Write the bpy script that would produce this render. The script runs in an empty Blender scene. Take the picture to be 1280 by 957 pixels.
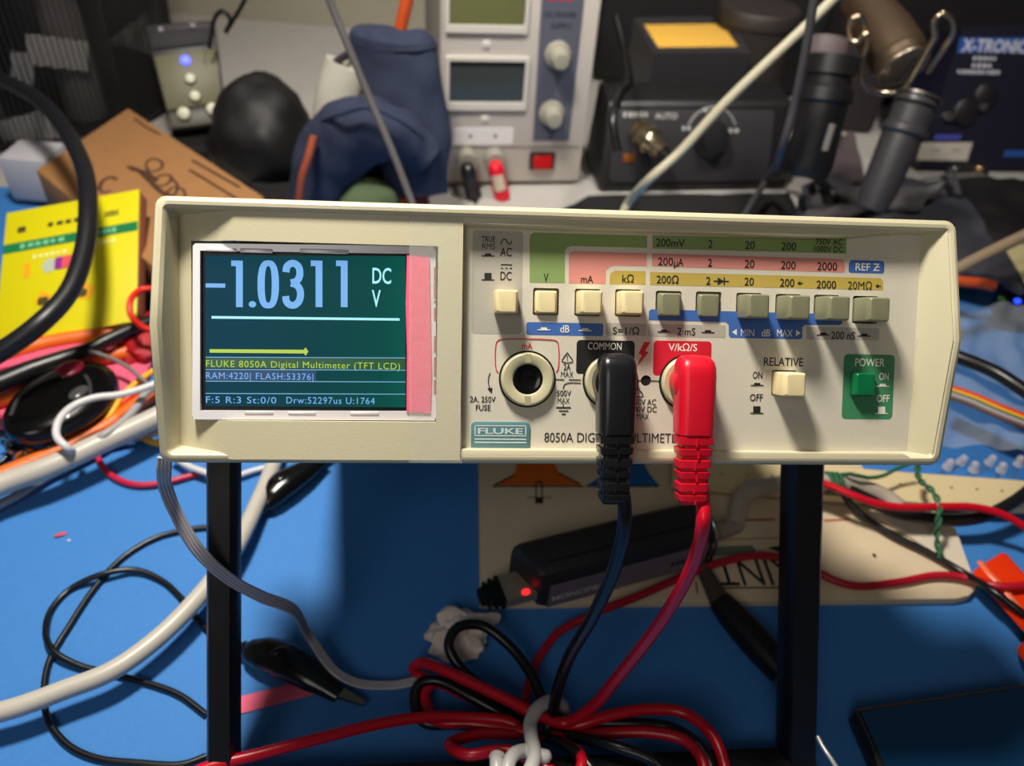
import bpy, bmesh, math, random
from mathutils import Vector as V, Matrix, Euler
random.seed(7)
C = bpy.context.scene.collection
SC = bpy.context.scene

# ---------------------------------------------------------------- camera
W, HPX, FPX = 1280, 957, 1004.0
CAM_H = 0.2912
PITCH, ROLL = math.radians(41.0), math.radians(4.8)
_X = V((1, 0, 0)); CD = V((0, math.cos(PITCH), -math.sin(PITCH))); _U = V((0, math.sin(PITCH), math.cos(PITCH)))
CR = _X*math.cos(ROLL) + _U*math.sin(ROLL)
CU = -_X*math.sin(ROLL) + _U*math.cos(ROLL)
CP = V((0, 0, CAM_H))
cam_data = bpy.data.cameras.new('camera'); cam = bpy.data.objects.new('camera', cam_data); C.objects.link(cam)
cam.matrix_world = Matrix(((CR.x, CU.x, -CD.x, CP.x), (CR.y, CU.y, -CD.y, CP.y), (CR.z, CU.z, -CD.z, CP.z), (0, 0, 0, 1)))
cam_data.sensor_width = 36.0; cam_data.lens = 36.0*FPX/W
cam_data.clip_start = 0.01; cam_data.clip_end = 20
cam_data.dof.use_dof = True; cam_data.dof.focus_distance = 0.218; cam_data.dof.aperture_fstop = 13.0
SC.camera = cam

# ---------------------------------------------------------------- world, lights, exposure
w = bpy.data.worlds.new('room_ambient'); SC.world = w; w.use_nodes = True
w.node_tree.nodes['Background'].inputs[0].default_value = (1.0, 0.95, 0.90, 1)
w.node_tree.nodes['Background'].inputs[1].default_value = 0.055
def lamp(name, loc, target, size, power, col, spread=180):
    d = bpy.data.lights.new(name, 'AREA'); d.shape = 'DISK'; d.size = size; d.energy = power; d.color = col; d.spread = math.radians(spread)
    o = bpy.data.objects.new(name, d); C.objects.link(o); o.location = loc
    o.rotation_euler = (V(target)-V(loc)).to_track_quat('-Z', 'Y').to_euler(); return o
lamp('desk_lamp_light', (-0.13, 0.285, 0.58), (-0.02, 0.18, 0.0), 0.085, 4.8, (1.0, 0.94, 0.84))
lamp('background_fill', (0.25, 0.26, 0.95), (0.06, 0.76, 0.10), 0.16, 0.85, (1.0, 0.94, 0.86), 54)  # unseen narrow fill, added to brighten the power supply and the back
lamp('front_fill', (-0.35, -0.85, 1.05), (0.0, 0.2, 0.08), 0.6, 2.5, (1.0, 0.95, 0.88))  # weak soft fill added behind the camera to lift the meter face
SC.view_settings.view_transform = 'Standard'; SC.view_settings.look = 'None'
SC.view_settings.exposure = 0.0; SC.view_settings.gamma = 1.0; SC.view_settings.use_curve_mapping = False

# ---------------------------------------------------------------- geometry of the view: a photo pixel as a point on a real surface
def ray(x, y): return CD*FPX + CR*(x-640.0) + CU*(478.5-y)
def T(x, y, z=0.0):
    r = ray(x, y); return CP + r*((z-CP.z)/r.z)
def Yp(x, y, Y):
    r = ray(x, y); return CP + r*((Y-CP.y)/r.y)
def D(x, y, d): return CP + ray(x, y)/FPX*d
def TT(pts): return [T(*p) for p in pts]
def YY(pts): return [Yp(*p) for p in pts]
class Frame:
    def __init__(s, o, u, n):
        s.o = V(o); s.n = V(n).normalized(); u = V(u); s.u = (u - s.n*u.dot(s.n)).normalized(); s.v = s.n.cross(s.u)
        s.M = Matrix(((s.u.x, s.v.x, s.n.x, s.o.x), (s.u.y, s.v.y, s.n.y, s.o.y), (s.u.z, s.v.z, s.n.z, s.o.z), (0, 0, 0, 1)))
    def pix(s, x, y, n=0.0):
        r = ray(x, y); t = (s.o + s.n*n - CP).dot(s.n)/r.dot(s.n); p = CP + r*t - s.o
        return V((p.dot(s.u), p.dot(s.v), n))
    def w(s, u, v, n): return s.o + s.u*u + s.v*v + s.n*n
    def k(s, x, y, n=0.0): return (s.pix(x+1, y, n)-s.pix(x, y, n)).length

# ---------------------------------------------------------------- materials
def lin(c):
    c = c/255.0
    return c/12.92 if c <= 0.04045 else ((c+0.055)/1.055)**2.4
_mats = {}
def mat(name, rgb, rough=0.5, metal=0.0, noise=0.0, nscale=200.0, bump=0.0, bscale=800.0, emit=0.0, spec=0.5, trans=0.0, alpha=1.0, coat=0.0):
    if name in _mats: return _mats[name]
    m = bpy.data.materials.new(name); m.use_nodes = True; nt = m.node_tree; b = nt.nodes['Principled BSDF']
    col = (lin(rgb[0]), lin(rgb[1]), lin(rgb[2]), 1)
    b.inputs['Base Color'].default_value = col; b.inputs['Roughness'].default_value = rough; b.inputs['Metallic'].default_value = metal
    b.inputs['Specular IOR Level'].default_value = spec; b.inputs['Transmission Weight'].default_value = trans; b.inputs['Alpha'].default_value = alpha
    b.inputs['Coat Weight'].default_value = coat
    if emit:
        b.inputs['Base Color'].default_value = tuple(v*.12 for v in col[:3])+(1,)
        b.inputs['Emission Color'].default_value = col; b.inputs['Emission Strength'].default_value = emit
    if noise or bump:
        tc = nt.nodes.new('ShaderNodeTexCoord')
    if noise:
        n = nt.nodes.new('ShaderNodeTexNoise'); n.inputs['Scale'].default_value = nscale; n.inputs['Detail'].default_value = 4
        nt.links.new(tc.outputs['Object'], n.inputs['Vector'])
        r = nt.nodes.new('ShaderNodeValToRGB'); r.color_ramp.elements[0].position = 0.3; r.color_ramp.elements[1].position = 0.7
        r.color_ramp.elements[0].color = tuple(max(0, v*(1-noise)) for v in col[:3])+(1,)
        r.color_ramp.elements[1].color = tuple(min(1, v*(1+noise)) for v in col[:3])+(1,)
        nt.links.new(n.outputs['Fac'], r.inputs['Fac']); nt.links.new(r.outputs['Color'], b.inputs['Base Color'])
    if bump:
        n = nt.nodes.new('ShaderNodeTexNoise'); n.inputs['Scale'].default_value = bscale; n.inputs['Detail'].default_value = 3
        nt.links.new(tc.outputs['Object'], n.inputs['Vector'])
        bp = nt.nodes.new('ShaderNodeBump'); bp.inputs['Strength'].default_value = bump; bp.inputs['Distance'].default_value = 0.001
        nt.links.new(n.outputs['Fac'], bp.inputs['Height']); nt.links.new(bp.outputs['Normal'], b.inputs['Normal'])
    _mats[name] = m; return m

# ---------------------------------------------------------------- mesh building
MW = {}
def smooth_path(pts, n=8, closed=False):
    P = [V(p) for p in pts]; out = []; N = len(P)
    if N < 3: return P
    rng = range(N) if closed else range(N-1)
    for i in rng:
        p0 = P[(i-1) % N] if closed or i > 0 else P[0]*2-P[1]
        p1 = P[i]; p2 = P[(i+1) % N]
        p3 = P[(i+2) % N] if closed or i+2 < N else P[-1]*2-P[-2]
        for k in range(n):
            t = k/n; a = (p1-p0).length**.5; b_ = (p2-p1).length**.5; c = (p3-p2).length**.5
            a = max(a, 1e-6); b_ = max(b_, 1e-6); c = max(c, 1e-6)
            m1 = ((p1-p0)/a - (p2-p0)/(a+b_) + (p2-p1)/b_)*b_
            m2 = ((p2-p1)/b_ - (p3-p1)/(b_+c) + (p3-p2)/c)*b_
            h = t*t*t; q = t*t
            out.append(p1*(2*h-3*q+1) + m1*(h-2*q+t) + p2*(-2*h+3*q) + m2*(h-q))
    if not closed: out.append(P[-1])
    return out
def frames_along(P, closed=False, up=None):
    N = len(P); tang = []
    for i in range(N):
        a = P[(i-1) % N] if closed or i > 0 else P[i]; b = P[(i+1) % N] if closed or i < N-1 else P[i]
        t = (b-a); tang.append(t.normalized() if t.length > 1e-9 else V((0, 0, 1)))
    u = V(up) if up else (V((0, 0, 1)) if abs(tang[0].z) < .9 else V((0, 1, 0)))
    out = []
    for t in tang:
        if up: u = V(up)
        u = (u - t*u.dot(t))
        if u.length < 1e-6: u = V((1, 0, 0)) - t*t.x
        u.normalize(); out.append((t, u, t.cross(u)))
    return out
def rrect(x0, y0, x1, y1, r, seg=5):
    """rounded rectangle, counter-clockwise; r one number or four (bl, br, tr, tl)"""
    rr = r if isinstance(r, (tuple, list)) else (r,)*4; pts = []
    for (cx, cy, sx, sy, a0, q) in ((x0, y0, 1, 1, 180, rr[0]), (x1, y0, -1, 1, 270, rr[1]), (x1, y1, -1, -1, 0, rr[2]), (x0, y1, 1, -1, 90, rr[3])):
        if q <= 0: pts.append((cx, cy)); continue
        for k in range(seg+1):
            a = math.radians(a0+90*k/seg); pts.append((cx+sx*q+q*math.cos(a), cy+sy*q+q*math.sin(a)))
    return pts
class MB:
    def __init__(s): s.bm = bmesh.new(); s.mats = []
    def mi(s, m):
        if m not in s.mats: s.mats.append(m)
        return s.mats.index(m)
    def add(s, bm, m, M=None):
        i = s.mi(m)
        for f in bm.faces: f.material_index = i
        if M is not None: bm.transform(M)
        me = bpy.data.meshes.new('tmp'); bm.to_mesh(me); bm.free(); s.bm.from_mesh(me); bpy.data.meshes.remove(me); return s
    def box(s, c, d, m, M=None, bev=0.0, seg=2, rot=None):
        b = bmesh.new(); bmesh.ops.create_cube(b, size=1); bmesh.ops.scale(b, vec=V(d), verts=b.verts)
        if bev: bmesh.ops.bevel(b, geom=b.edges[:], offset=bev, segments=seg, profile=.5, affect='EDGES')
        if rot: b.transform(Euler(rot).to_matrix().to_4x4())
        bmesh.ops.translate(b, vec=V(c), verts=b.verts); return s.add(b, m, M)
    def hexa(s, pts, m, bev=0.0, seg=2):
        """eight corners: bottom four ccw, top four ccw"""
        b = bmesh.new(); v = [b.verts.new(p) for p in pts]
        for f in ((3, 2, 1, 0), (4, 5, 6, 7), (0, 1, 5, 4), (1, 2, 6, 5), (2, 3, 7, 6), (3, 0, 4, 7)): b.faces.new([v[i] for i in f])
        bmesh.ops.recalc_face_normals(b, faces=b.faces)
        if bev: bmesh.ops.bevel(b, geom=b.edges[:], offset=bev, segments=seg, profile=.5, affect='EDGES')
        return s.add(b, m)
    def poly(s, pts, m, M=None):
        b = bmesh.new(); b.faces.new([b.verts.new(p) for p in pts]); return s.add(b, m, M)
    def prism(s, pts, z0, z1, m, M=None, bev=0.0, seg=2):
        b = bmesh.new(); f = b.faces.new([b.verts.new((p[0], p[1], z0)) for p in pts])
        r = bmesh.ops.extrude_face_region(b, geom=[f]); vs = [e for e in r['geom'] if isinstance(e, bmesh.types.BMVert)]
        bmesh.ops.translate(b, vec=V((0, 0, z1-z0)), verts=vs); bmesh.ops.recalc_face_normals(b, faces=b.faces)
        if bev:
            tops = [e for e in b.edges if all(abs(v.co.z-z1) < 1e-9 for v in e.verts)]
            bmesh.ops.bevel(b, geom=tops, offset=bev, segments=seg, profile=.5, affect='EDGES')
        return s.add(b, m, M)
    def plate(s, outer, holes, z0, z1, m, M=None, bev=0.0):
        cu = bpy.data.curves.new('p', 'CURVE'); cu.dimensions = '2D'; cu.fill_mode = 'BOTH'; cu.extrude = (z1-z0)/2-bev; cu.bevel_depth = bev; cu.bevel_resolution = 1; cu.offset = -bev
        for pts in [outer]+holes:
            sp = cu.splines.new('POLY'); sp.points.add(len(pts)-1); sp.use_cyclic_u = True
            for q, p in zip(sp.points, pts): q.co = (p[0], p[1], 0, 1)
        o = bpy.data.objects.new('p', cu); C.objects.link(o); bpy.context.view_layer.update()
        me = bpy.data.meshes.new_from_object(o.evaluated_get(bpy.context.evaluated_depsgraph_get()))
        b = bmesh.new(); b.from_mesh(me); bmesh.ops.remove_doubles(b, verts=b.verts, dist=1e-7); bmesh.ops.translate(b, vec=V((0, 0, (z0+z1)/2)), verts=b.verts)
        bpy.data.objects.remove(o); bpy.data.curves.remove(cu); bpy.data.meshes.remove(me); return s.add(b, m, M)
    def loft(s, loops, m, M=None, cap0=True, cap1=True, closed=True):
        b = bmesh.new(); L = [[b.verts.new(p) for p in lp] for lp in loops]
        for A, B in zip(L, L[1:]):
            n = len(A)
            for i in range(n if closed else n-1):
                j = (i+1) % n
                try: b.faces.new((A[i], A[j], B[j], B[i]))
                except ValueError: pass
        if cap0 and closed: b.faces.new(L[0][::-1])
        if cap1 and closed: b.faces.new(L[-1])
        bmesh.ops.recalc_face_normals(b, faces=b.faces); return s.add(b, m, M)
    def lathe(s, prof, m, M=None, seg=32):
        """prof: (radius, z) pairs about local z"""
        loops = []
        for r, z in prof: loops.append([(max(r, 1e-6)*math.cos(2*math.pi*k/seg), max(r, 1e-6)*math.sin(2*math.pi*k/seg), z) for k in range(seg)])
        return s.loft(loops, m, M)
    def tube(s, pts, r, m, seg=10, n=8, closed=False, M=None, flat=1.0, up=None, smooth=True):
        P = smooth_path(pts, n, closed) if smooth else [V(p) for p in pts]; F = frames_along(P, closed, up); loops = []; N = len(P)
        for i, (p, (t, u, w_)) in enumerate(zip(P, F)):
            q = r if not callable(r) else r(i/(N-1))
            loops.append([p + w_*(q*math.cos(2*math.pi*k/seg)) + u*(q*flat*math.sin(2*math.pi*k/seg)) for k in range(seg)])
        if closed: loops.append(loops[0])
        return s.loft(loops, m, M, not closed, not closed)
    def strap(s, pts, wid, th, m, n=8, up=(0, 0, 1), twist=None, M=None, smooth=True):
        P = smooth_path(pts, n) if smooth else [V(p) for p in pts]; F = frames_along(P, False, up); loops = []; N = len(P)
        for i, (p, (t, u, w_)) in enumerate(zip(P, F)):
            a = twist(i/(N-1)) if twist else 0.0
            if a: u, w_ = u*math.cos(a)+w_*math.sin(a), w_*math.cos(a)-u*math.sin(a)
            q = wid if not callable(wid) else wid(i/(N-1))
            loops.append([p+w_*q/2+u*th/2, p-w_*q/2+u*th/2, p-w_*q/2-u*th/2, p+w_*q/2-u*th/2])
        return s.loft(loops, m, M)
    def blob(s, c, rad, m, rot=None, lump=0.0, seed=0, sub=3, freq=2.0, M=None):
        from mathutils import noise
        b = bmesh.new(); bmesh.ops.create_icosphere(b, subdivisions=sub, radius=1)
        for v in b.verts:
            d = 1+lump*noise.noise(v.co*freq+V((seed*3.1, seed*1.7, seed)))+lump*.5*noise.noise(v.co*freq*2.3+V((seed, 9, seed*2)))
            v.co = V((v.co.x*rad[0]*d, v.co.y*rad[1]*d, v.co.z*rad[2]*d))
        if rot: b.transform(Euler(rot).to_matrix().to_4x4())
        bmesh.ops.translate(b, vec=V(c), verts=b.verts); return s.add(b, m, M)
    def sheet(s, fn, nu, nv, th, m, M=None):
        """a sheet of real thickness: fn(a,b) -> point; solidified downwards"""
        b = bmesh.new(); g = [[b.verts.new(fn(i/nu, j/nv)) for j in range(nv+1)] for i in range(nu+1)]
        for i in range(nu):
            for j in range(nv): b.faces.new((g[i][j], g[i+1][j], g[i+1][j+1], g[i][j+1]))
        bmesh.ops.recalc_face_normals(b, faces=b.faces)
        bmesh.ops.solidify(b, geom=b.faces[:], thickness=th); return s.add(b, m, M)
    def text(s, body, m, M=None, width=None, cap=None, ax='CENTER', bold=0.0, depth=0.0, at=(0, 0, 0), rot=0.0, shear=0.0, space=1.0):
        """text on the local xy plane; cap = height of a capital, width = total width; at = middle of the capitals"""
        cu = bpy.data.curves.new('t', 'FONT'); cu.body = body; cu.size = 1.0; cu.offset = bold; cu.resolution_u = 3; cu.shear = shear; cu.space_character = space
        if depth: cu.extrude = depth
        o = bpy.data.objects.new('t', cu); C.objects.link(o); bpy.context.view_layer.update()
        me = bpy.data.meshes.new_from_object(o.evaluated_get(bpy.context.evaluated_depsgraph_get()))
        b = bmesh.new(); b.from_mesh(me); bpy.data.objects.remove(o); bpy.data.curves.remove(cu); bpy.data.meshes.remove(me)
        if not b.verts: b.free(); return s
        x0 = min(v.co.x for v in b.verts); x1 = max(v.co.x for v in b.verts); H = 0.729
        sy = (cap or .003)/H; sx = width/(x1-x0) if width else sy
        off = -(x0+x1)/2 if ax == 'CENTER' else (-x0 if ax == 'LEFT' else -x1)
        for v in b.verts: v.co = V(((v.co.x+off)*sx, (v.co.y-H/2)*sy, v.co.z*sy))
        if rot: b.transform(Matrix.Rotation(rot, 4, 'Z'))
        bmesh.ops.translate(b, vec=V(at), verts=b.verts); return s.add(b, m, M)
    def smudge(s, m, width, cap, at, M=None, n=6, seed=1):
        """a line of print too small to read: a row of short marks"""
        rnd = random.Random(seed); x = at[0]-width/2; step = width/n
        for i in range(n):
            w_ = step*rnd.uniform(.55, .8); h = cap*rnd.uniform(.75, 1.0)
            s.poly([(x, at[1]-h/2, at[2]), (x+w_, at[1]-h/2, at[2]), (x+w_, at[1]+h/2, at[2]), (x, at[1]+h/2, at[2])], m, M); x += step
        return s
    def build(s, name, parent=None, world=False, M=None, ang=38, flat=False):
        """world=True: the vertices are world points; otherwise they are in the parent's own frame"""
        bm = s.bm
        bm.normal_update()
        for f in bm.faces: f.smooth = not flat
        ca = math.radians(ang)
        for e in bm.edges:
            if len(e.link_faces) == 2 and e.calc_face_angle(0) > ca: e.smooth = False
        me = bpy.data.meshes.new(name); o = bpy.data.objects.new(name, me); C.objects.link(o)
        if parent is None:
            if M is None:
                xs = [v.co.x for v in bm.verts]; ys = [v.co.y for v in bm.verts]; zs = [v.co.z for v in bm.verts]
                M = Matrix.Translation(V(((min(xs)+max(xs))/2, (min(ys)+max(ys))/2, min(zs)))); bm.transform(M.inverted())
            o.matrix_world = M; MW[o.name] = M.copy()
        else:
            o.parent = parent; MW[o.name] = MW[parent.name].copy()
            if world: bm.transform(MW[parent.name].inverted())
        bm.to_mesh(me); bm.free()
        for m in s.mats: me.materials.append(m)
        return o
def tag(o, label=None, cat=None, group=None, kind=None):
    if label: o['label'] = label
    if cat: o['category'] = cat
    if group: o['group'] = group
    if kind: o['kind'] = kind
    return o
def thing(name, label, cat, M=None, loc=None, group=None):
    o = bpy.data.objects.new(name, None); C.objects.link(o); o.empty_display_size = 0.01
    M = M if M is not None else Matrix.Translation(V(loc)); o.matrix_world = M; MW[o.name] = M.copy()
    return tag(o, label, cat, group)
def axisM(a, b, up=(0, 0, 1)):
    """frame at a whose z runs to b"""
    a = V(a); z = (V(b)-a).normalized(); x = V(up).cross(z)
    if x.length < 1e-4: x = V((1, 0, 0))
    x.normalize(); y = z.cross(x)
    return Matrix(((x.x, y.x, z.x, a.x), (x.y, y.y, z.y, a.y), (x.z, y.z, z.z, a.z), (0, 0, 0, 1)))
def wire(name, label, pts, r, m, cat='cable', group=None, seg=10, n=8, flat=1.0):
    return tag(MB().tube(pts, r, m, seg, n, flat=flat).build(name), label, cat, group)

# ---------------------------------------------------------------- shared materials
BEIGE = mat('beige_plastic', (202, 194, 162), .42, bump=.04, bscale=1500)
BEIGE_D = mat('beige_case_paint', (196, 188, 156), .5, bump=.05, bscale=1500)
PANEL = mat('panel_paint', (212, 205, 187), .5, noise=.035, nscale=1500)
BLK = mat('black_plastic', (13, 13, 15), .38)
BLKG = mat('glossy_black_plastic', (9, 9, 11), .16)
BLKM = mat('matt_black', (10, 10, 11), .75)
BLK_WIRE = mat('black_wire_skin', (11, 11, 13), .32)
RED_WIRE = mat('red_wire_skin', (196, 8, 34), .3)
GREY_CABLE = mat('grey_cable_skin', (186, 180, 170), .38)
WHITE_WIRE = mat('white_wire_skin', (205, 203, 205), .4)
STEEL = mat('bright_metal', (190, 188, 184), .22, 1.0)
# ---------------------------------------------------------------- the desk and the wall
MAT_BLUE = mat('blue_mat_rubber', (54, 122, 194), .72, noise=.05, nscale=900, bump=.12, bscale=2500)
DESK = mat('pale_desk_laminate', (176, 172, 168), .5, noise=.04, nscale=60)
WALL = mat('grey_wall_paint', (150, 144, 128), .85, noise=.05, nscale=8, bump=.1, bscale=120)
tag(MB().box((0, .35, -.0215), (3.0, 1.10, .04), DESK, bev=.002).build('trim_desk_top'), kind='structure')
tag(MB().box((0, .925, .6), (3.4, .05, 2.6), WALL).build('wall_back'), kind='structure')
tag(MB().prism(rrect(-.60, -.12, .60, .50, .012), -.0015, 0.0, MAT_BLUE, bev=.0006).build('desk_mat'),
    'bright blue rubber work mat spread over the desk under everything', 'mat')

# ---------------------------------------------------------------- the bench multimeter
_n = -(CD*FPX + CR*(-88.0) + CU*63.0); _h = CD*FPX + CR*11360.0 + CU*(-142.0)
MF = Frame(CP + ray(690, 415)/FPX*0.222, _h, _n)
P = MF.pix
def at(x, y, n): q = P(x, y, n); return q
dmm = thing('digital_multimeter', 'beige bench multimeter propped up on its black stand, screen lit at left', 'multimeter', M=MF.M)
uC, hw = 0.0045, 0.1089
vT, vB = 0.0333, -0.0364
def rimn(v):
    return 0.0100-(0.0053)*(v/vT) if v > 0 else 0.0100-(0.0072)*(v/vB)
def rim_loop(inset, dn=None, n=None, cr=.0028):
    x0, x1, y0, y1 = uC-hw+inset, uC+hw-inset, vB+inset, vT-inset
    r = max(cr-inset*.6, .0006); base = rrect(x0, y0, x1, y1, r, 4); out = []
    # extra points on the long sides so that the nose of the profile stays at mid height
    for i, p in enumerate(base):
        out.append(p); q = base[(i+1) % len(base)]
        if abs(p[0]-q[0]) < 1e-6 and abs(p[1]-q[1]) > .02:
            for t in (.25, .5): 
                pass
            out.append((p[0], p[1]*.66+q[1]*.34)); out.append((p[0], 0.0)); out.append((p[0], p[1]*.34+q[1]*.66))
    return [(p[0], p[1], (rimn(p[1])+dn) if n is None else n) for p in out]
bz = MB()
bz.loft([rim_loop(0.004, n=-.0262), rim_loop(0, n=-.0262), rim_loop(0, n=-.01), rim_loop(0, dn=-.0012), rim_loop(.0005, dn=-.0003), rim_loop(.0013, dn=0), rim_loop(.0022, dn=-.0002),
         rim_loop(.0030, dn=-.0012), rim_loop(.0040, n=-.001), rim_loop(.0046, n=-.004)], BEIGE, cap0=False, cap1=False)
NP = 0.0036                         # front of the display plate
uL = P(577, 400, 0).x               # left edge of the panel well
L0 = P(233, 300, NP); 
# display face: flat beside the screen, falling away towards the tall left rim (scooped end), open where the display sits
cols = [(208, -.0030), (216, -.0026), (239.5, -.0004), (292, NP), (546.5, NP), (577, NP)]
vt = [vT-.0012, P(400, 303.5, NP).y, P(400, 526.5, NP).y, vB+.0012]
us = [P(x, 400, n).x for x, n in cols]; us[-1] = uL
gb = bmesh.new(); gv = [[gb.verts.new((u_, v_, cols[i][1])) for v_ in vt] for i, u_ in enumerate(us)]
for i in range(5):
    for j in range(3):
        if j == 1 and i in (2, 3): continue
        gb.faces.new((gv[i][j], gv[i][j+1], gv[i+1][j+1], gv[i+1][j]))
bmesh.ops.recalc_face_normals(gb, faces=gb.faces)
r_ = bmesh.ops.extrude_face_region(gb, geom=gb.faces[:]); vv = [e for e in r_['geom'] if isinstance(e, bmesh.types.BMVert)]
for v_ in vv: v_.co.z = -.005
bmesh.ops.recalc_face_normals(gb, faces=gb.faces); bz.add(gb, BEIGE)
# strips over and under the white panel
tp = [tuple(P(x, y, .0046))[:2] for x, y in ((574, 279.5), (760, 286), (900, 291), (1000, 295.5), (1060, 295.5), (1100, 291), (1150, 288), (1196, 289))]
bz.prism(tp+[(uC+hw-.001, vT-.0008), (uL-.0005, vT-.0008)], -.004, .0035, BEIGE, bev=.0005)
bp_ = [tuple(P(x, y, .0028))[:2] for x, y in ((574, 561), (760, 562.5), (1000, 565), (1130, 566.5))]
bz.prism([(uL-.0005, vB+.0008), (uC+hw-.006, vB+.0008)]+bp_[::-1], -.004, .0030, BEIGE, bev=.0005)
# slanting right wall from the panel up to the rim, kinked at mid height
uR = P(1148, 430, 0).x-.0012; ur2 = uC+hw-.0028
bz.loft([[(uR, vT-.001, -.0005), (uR, 0, -.0002), (uR, vB+.001, -.0006)], [(uR+.0006, vT-.001, .0001), (uR+.0006, 0, .0004), (uR-.0006, vB+.001, .0001)],
         [(ur2, vT-.001, rimn(vT)-.0004), (ur2, 0, rimn(0)-.0004), (ur2, vB+.001, rimn(vB)-.0004)]], BEIGE, closed=False)
bz.build('bezel', dmm, ang=30)
# bits of the corner wedges
cs = MB().prism(rrect(-.0845, vB+.004, .0815, vT-.002, .003), -.206, -.003, BEIGE_D)
for k in range(14): cs.box((-.0848, -.001, -.06-.009*k), (.0012, .04, .003), BLK)
cs.build('case_body', dmm)
# --- carrying handle used as the stand: two legs, a ribbed cross bar, pivots
HB = mat('black_handle_plastic', (8, 8, 9), .42, bump=.05, bscale=1200)
GRIP = mat('black_grip_foam', (12, 12, 12), .9, bump=1.0, bscale=900, noise=.4, nscale=900)
nl, nr = -.035, -.040
def bar(p0, p1, du, dn, m=HB, bev=.0012):
    p0, p1 = V(p0), V(p1); hd.loft([[p+V((sx*du, 0, sz*dn)) for sx, sz in ((-1, -1), (1, -1), (1, 1), (-1, 1))] for p in (p0, p1)], m)
lx0 = (P(256, 600, nl).x+P(291, 600, nl).x)/2; lx1 = (P(256, 945, nl).x+P(291, 945, nl).x)/2
rx0 = (P(989, 600, nr).x+P(1036, 600, nr).x)/2; rx1 = (P(983, 945, nr).x+P(1026, 945, nr).x)/2
vbar = -.1525
def leg(x0, x1, n, w0, w1):
    lo = []
    for v, x, w_ in ((.004, x0, w0), (-.05, x0, w0), (vbar, x1, w1)):
        lo.append([(x+a*1.0, v, n+c) for a, c in ((-w_*.8, -.006), (w_*.8, -.006), (w_, -.004), (w_, .0035), (w_*.72, .006), (-w_*.72, .006), (-w_, .0035), (-w_, -.004))])
    hd.loft(lo, HB)
for x, x1_, n, w0_, w1_ in ((lx0, lx1, nl-.006, .0045, .0045), (rx0, rx1, nr-.006, .0061, .0056)):
    hd = MB(); leg(x, x1_, n, w0_, w1_)
    hd.lathe([(.0001, -.006), (.0105, -.006), (.0115, -.005), (.0115, .005), (.0105, .006), (.0001, .006)], HB, Matrix.Translation((x, 0.004, n)) @ Matrix.Rotation(math.pi/2, 4, 'Y'))
    s_ = 1 if x < 0 else -1
    hd.lathe([(.005, 0), (.005, .0125)], HB, Matrix.Translation((x, .004, n)) @ Matrix.Rotation(s_*math.pi/2, 4, 'Y'))
    hd.build('stand_leg', dmm)
gr = MB(); gr.loft([[(x, vbar+dv*.0052, (nl-.006)*(1-t)+(nr-.006)*t+dn*.0062) for dv, dn in ((-1, -.7), (-.7, -1), (.7, -1), (1, -.7), (1, .7), (.7, 1), (-.7, 1), (-1, .7))] for x, t in ((lx1-.004, 0), (lx1*.5+rx1*.5, .5), (rx1+.005, 1))], GRIP)
tag(gr.build('hand_grip', dmm), 'rough black grip bar of the handle')

# --- white front panel with its holes, print, buttons and jacks
btn_rows = [  # hole centre px, out?  (x, y, half size px, protrusion, colour)
    (631.5, 377, 'ivory', .0062), (682.5, 377, 'ivory', .0012), (734.5, 378, 'ivory', .0064), (785, 378.5, 'ivory', .0064),
    (835.5, 380.5, 'olive', .0026), (885.5, 381.5, 'olive', .0010), (936, 383, 'olive', .0076), (985, 384.5, 'olive', .0078), (1033, 385.5, 'olive', .0079), (1081.5, 387, 'olive', .0079)]
holes = []
def sq(x, y, hx, hy, n=0.0, r=.0006):
    a = P(x-hx, y+hy, n); b = P(x+hx, y-hy, n); return rrect(min(a.x, b.x), min(a.y, b.y), max(a.x, b.x), max(a.y, b.y), r, 3)
for x, y, c, h in btn_rows: holes.append(sq(x, y, 16.6, 16.8))
holes.append(sq(980, 478.5, 16.2, 15.8)); holes.append(sq(1076, 479.3, 15.8, 15.8))
cj = [P(659, 473.5, 0), P(763, 476, 0), P(858, 478, 0)]
for q in cj: holes.append([(q.x+.0066*math.cos(a*math.pi/16), q.y+.0066*math.sin(a*math.pi/16)) for a in range(32)])
q = P(807.5, 475.5, 0); holes.append([(q.x+.0015*math.cos(a*math.pi/10), q.y+.0015*math.sin(a*math.pi/10)) for a in range(20)])
po = [(uL-.001, vB+.0025), (uR+.002, vB+.0025), (uR+.002, vT-.002), (uL-.001, vT-.002)]
pn = MB().plate(po, holes, -.0022, 0, PANEL)
pn.prism([(uL-.002, vB+.002), (uR+.002, vB+.002), (uR+.002, vT-.002), (uL-.002, vT-.002)], -.012, -.0105, BLKM)
panel = pn.build('front_panel', dmm)
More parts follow.
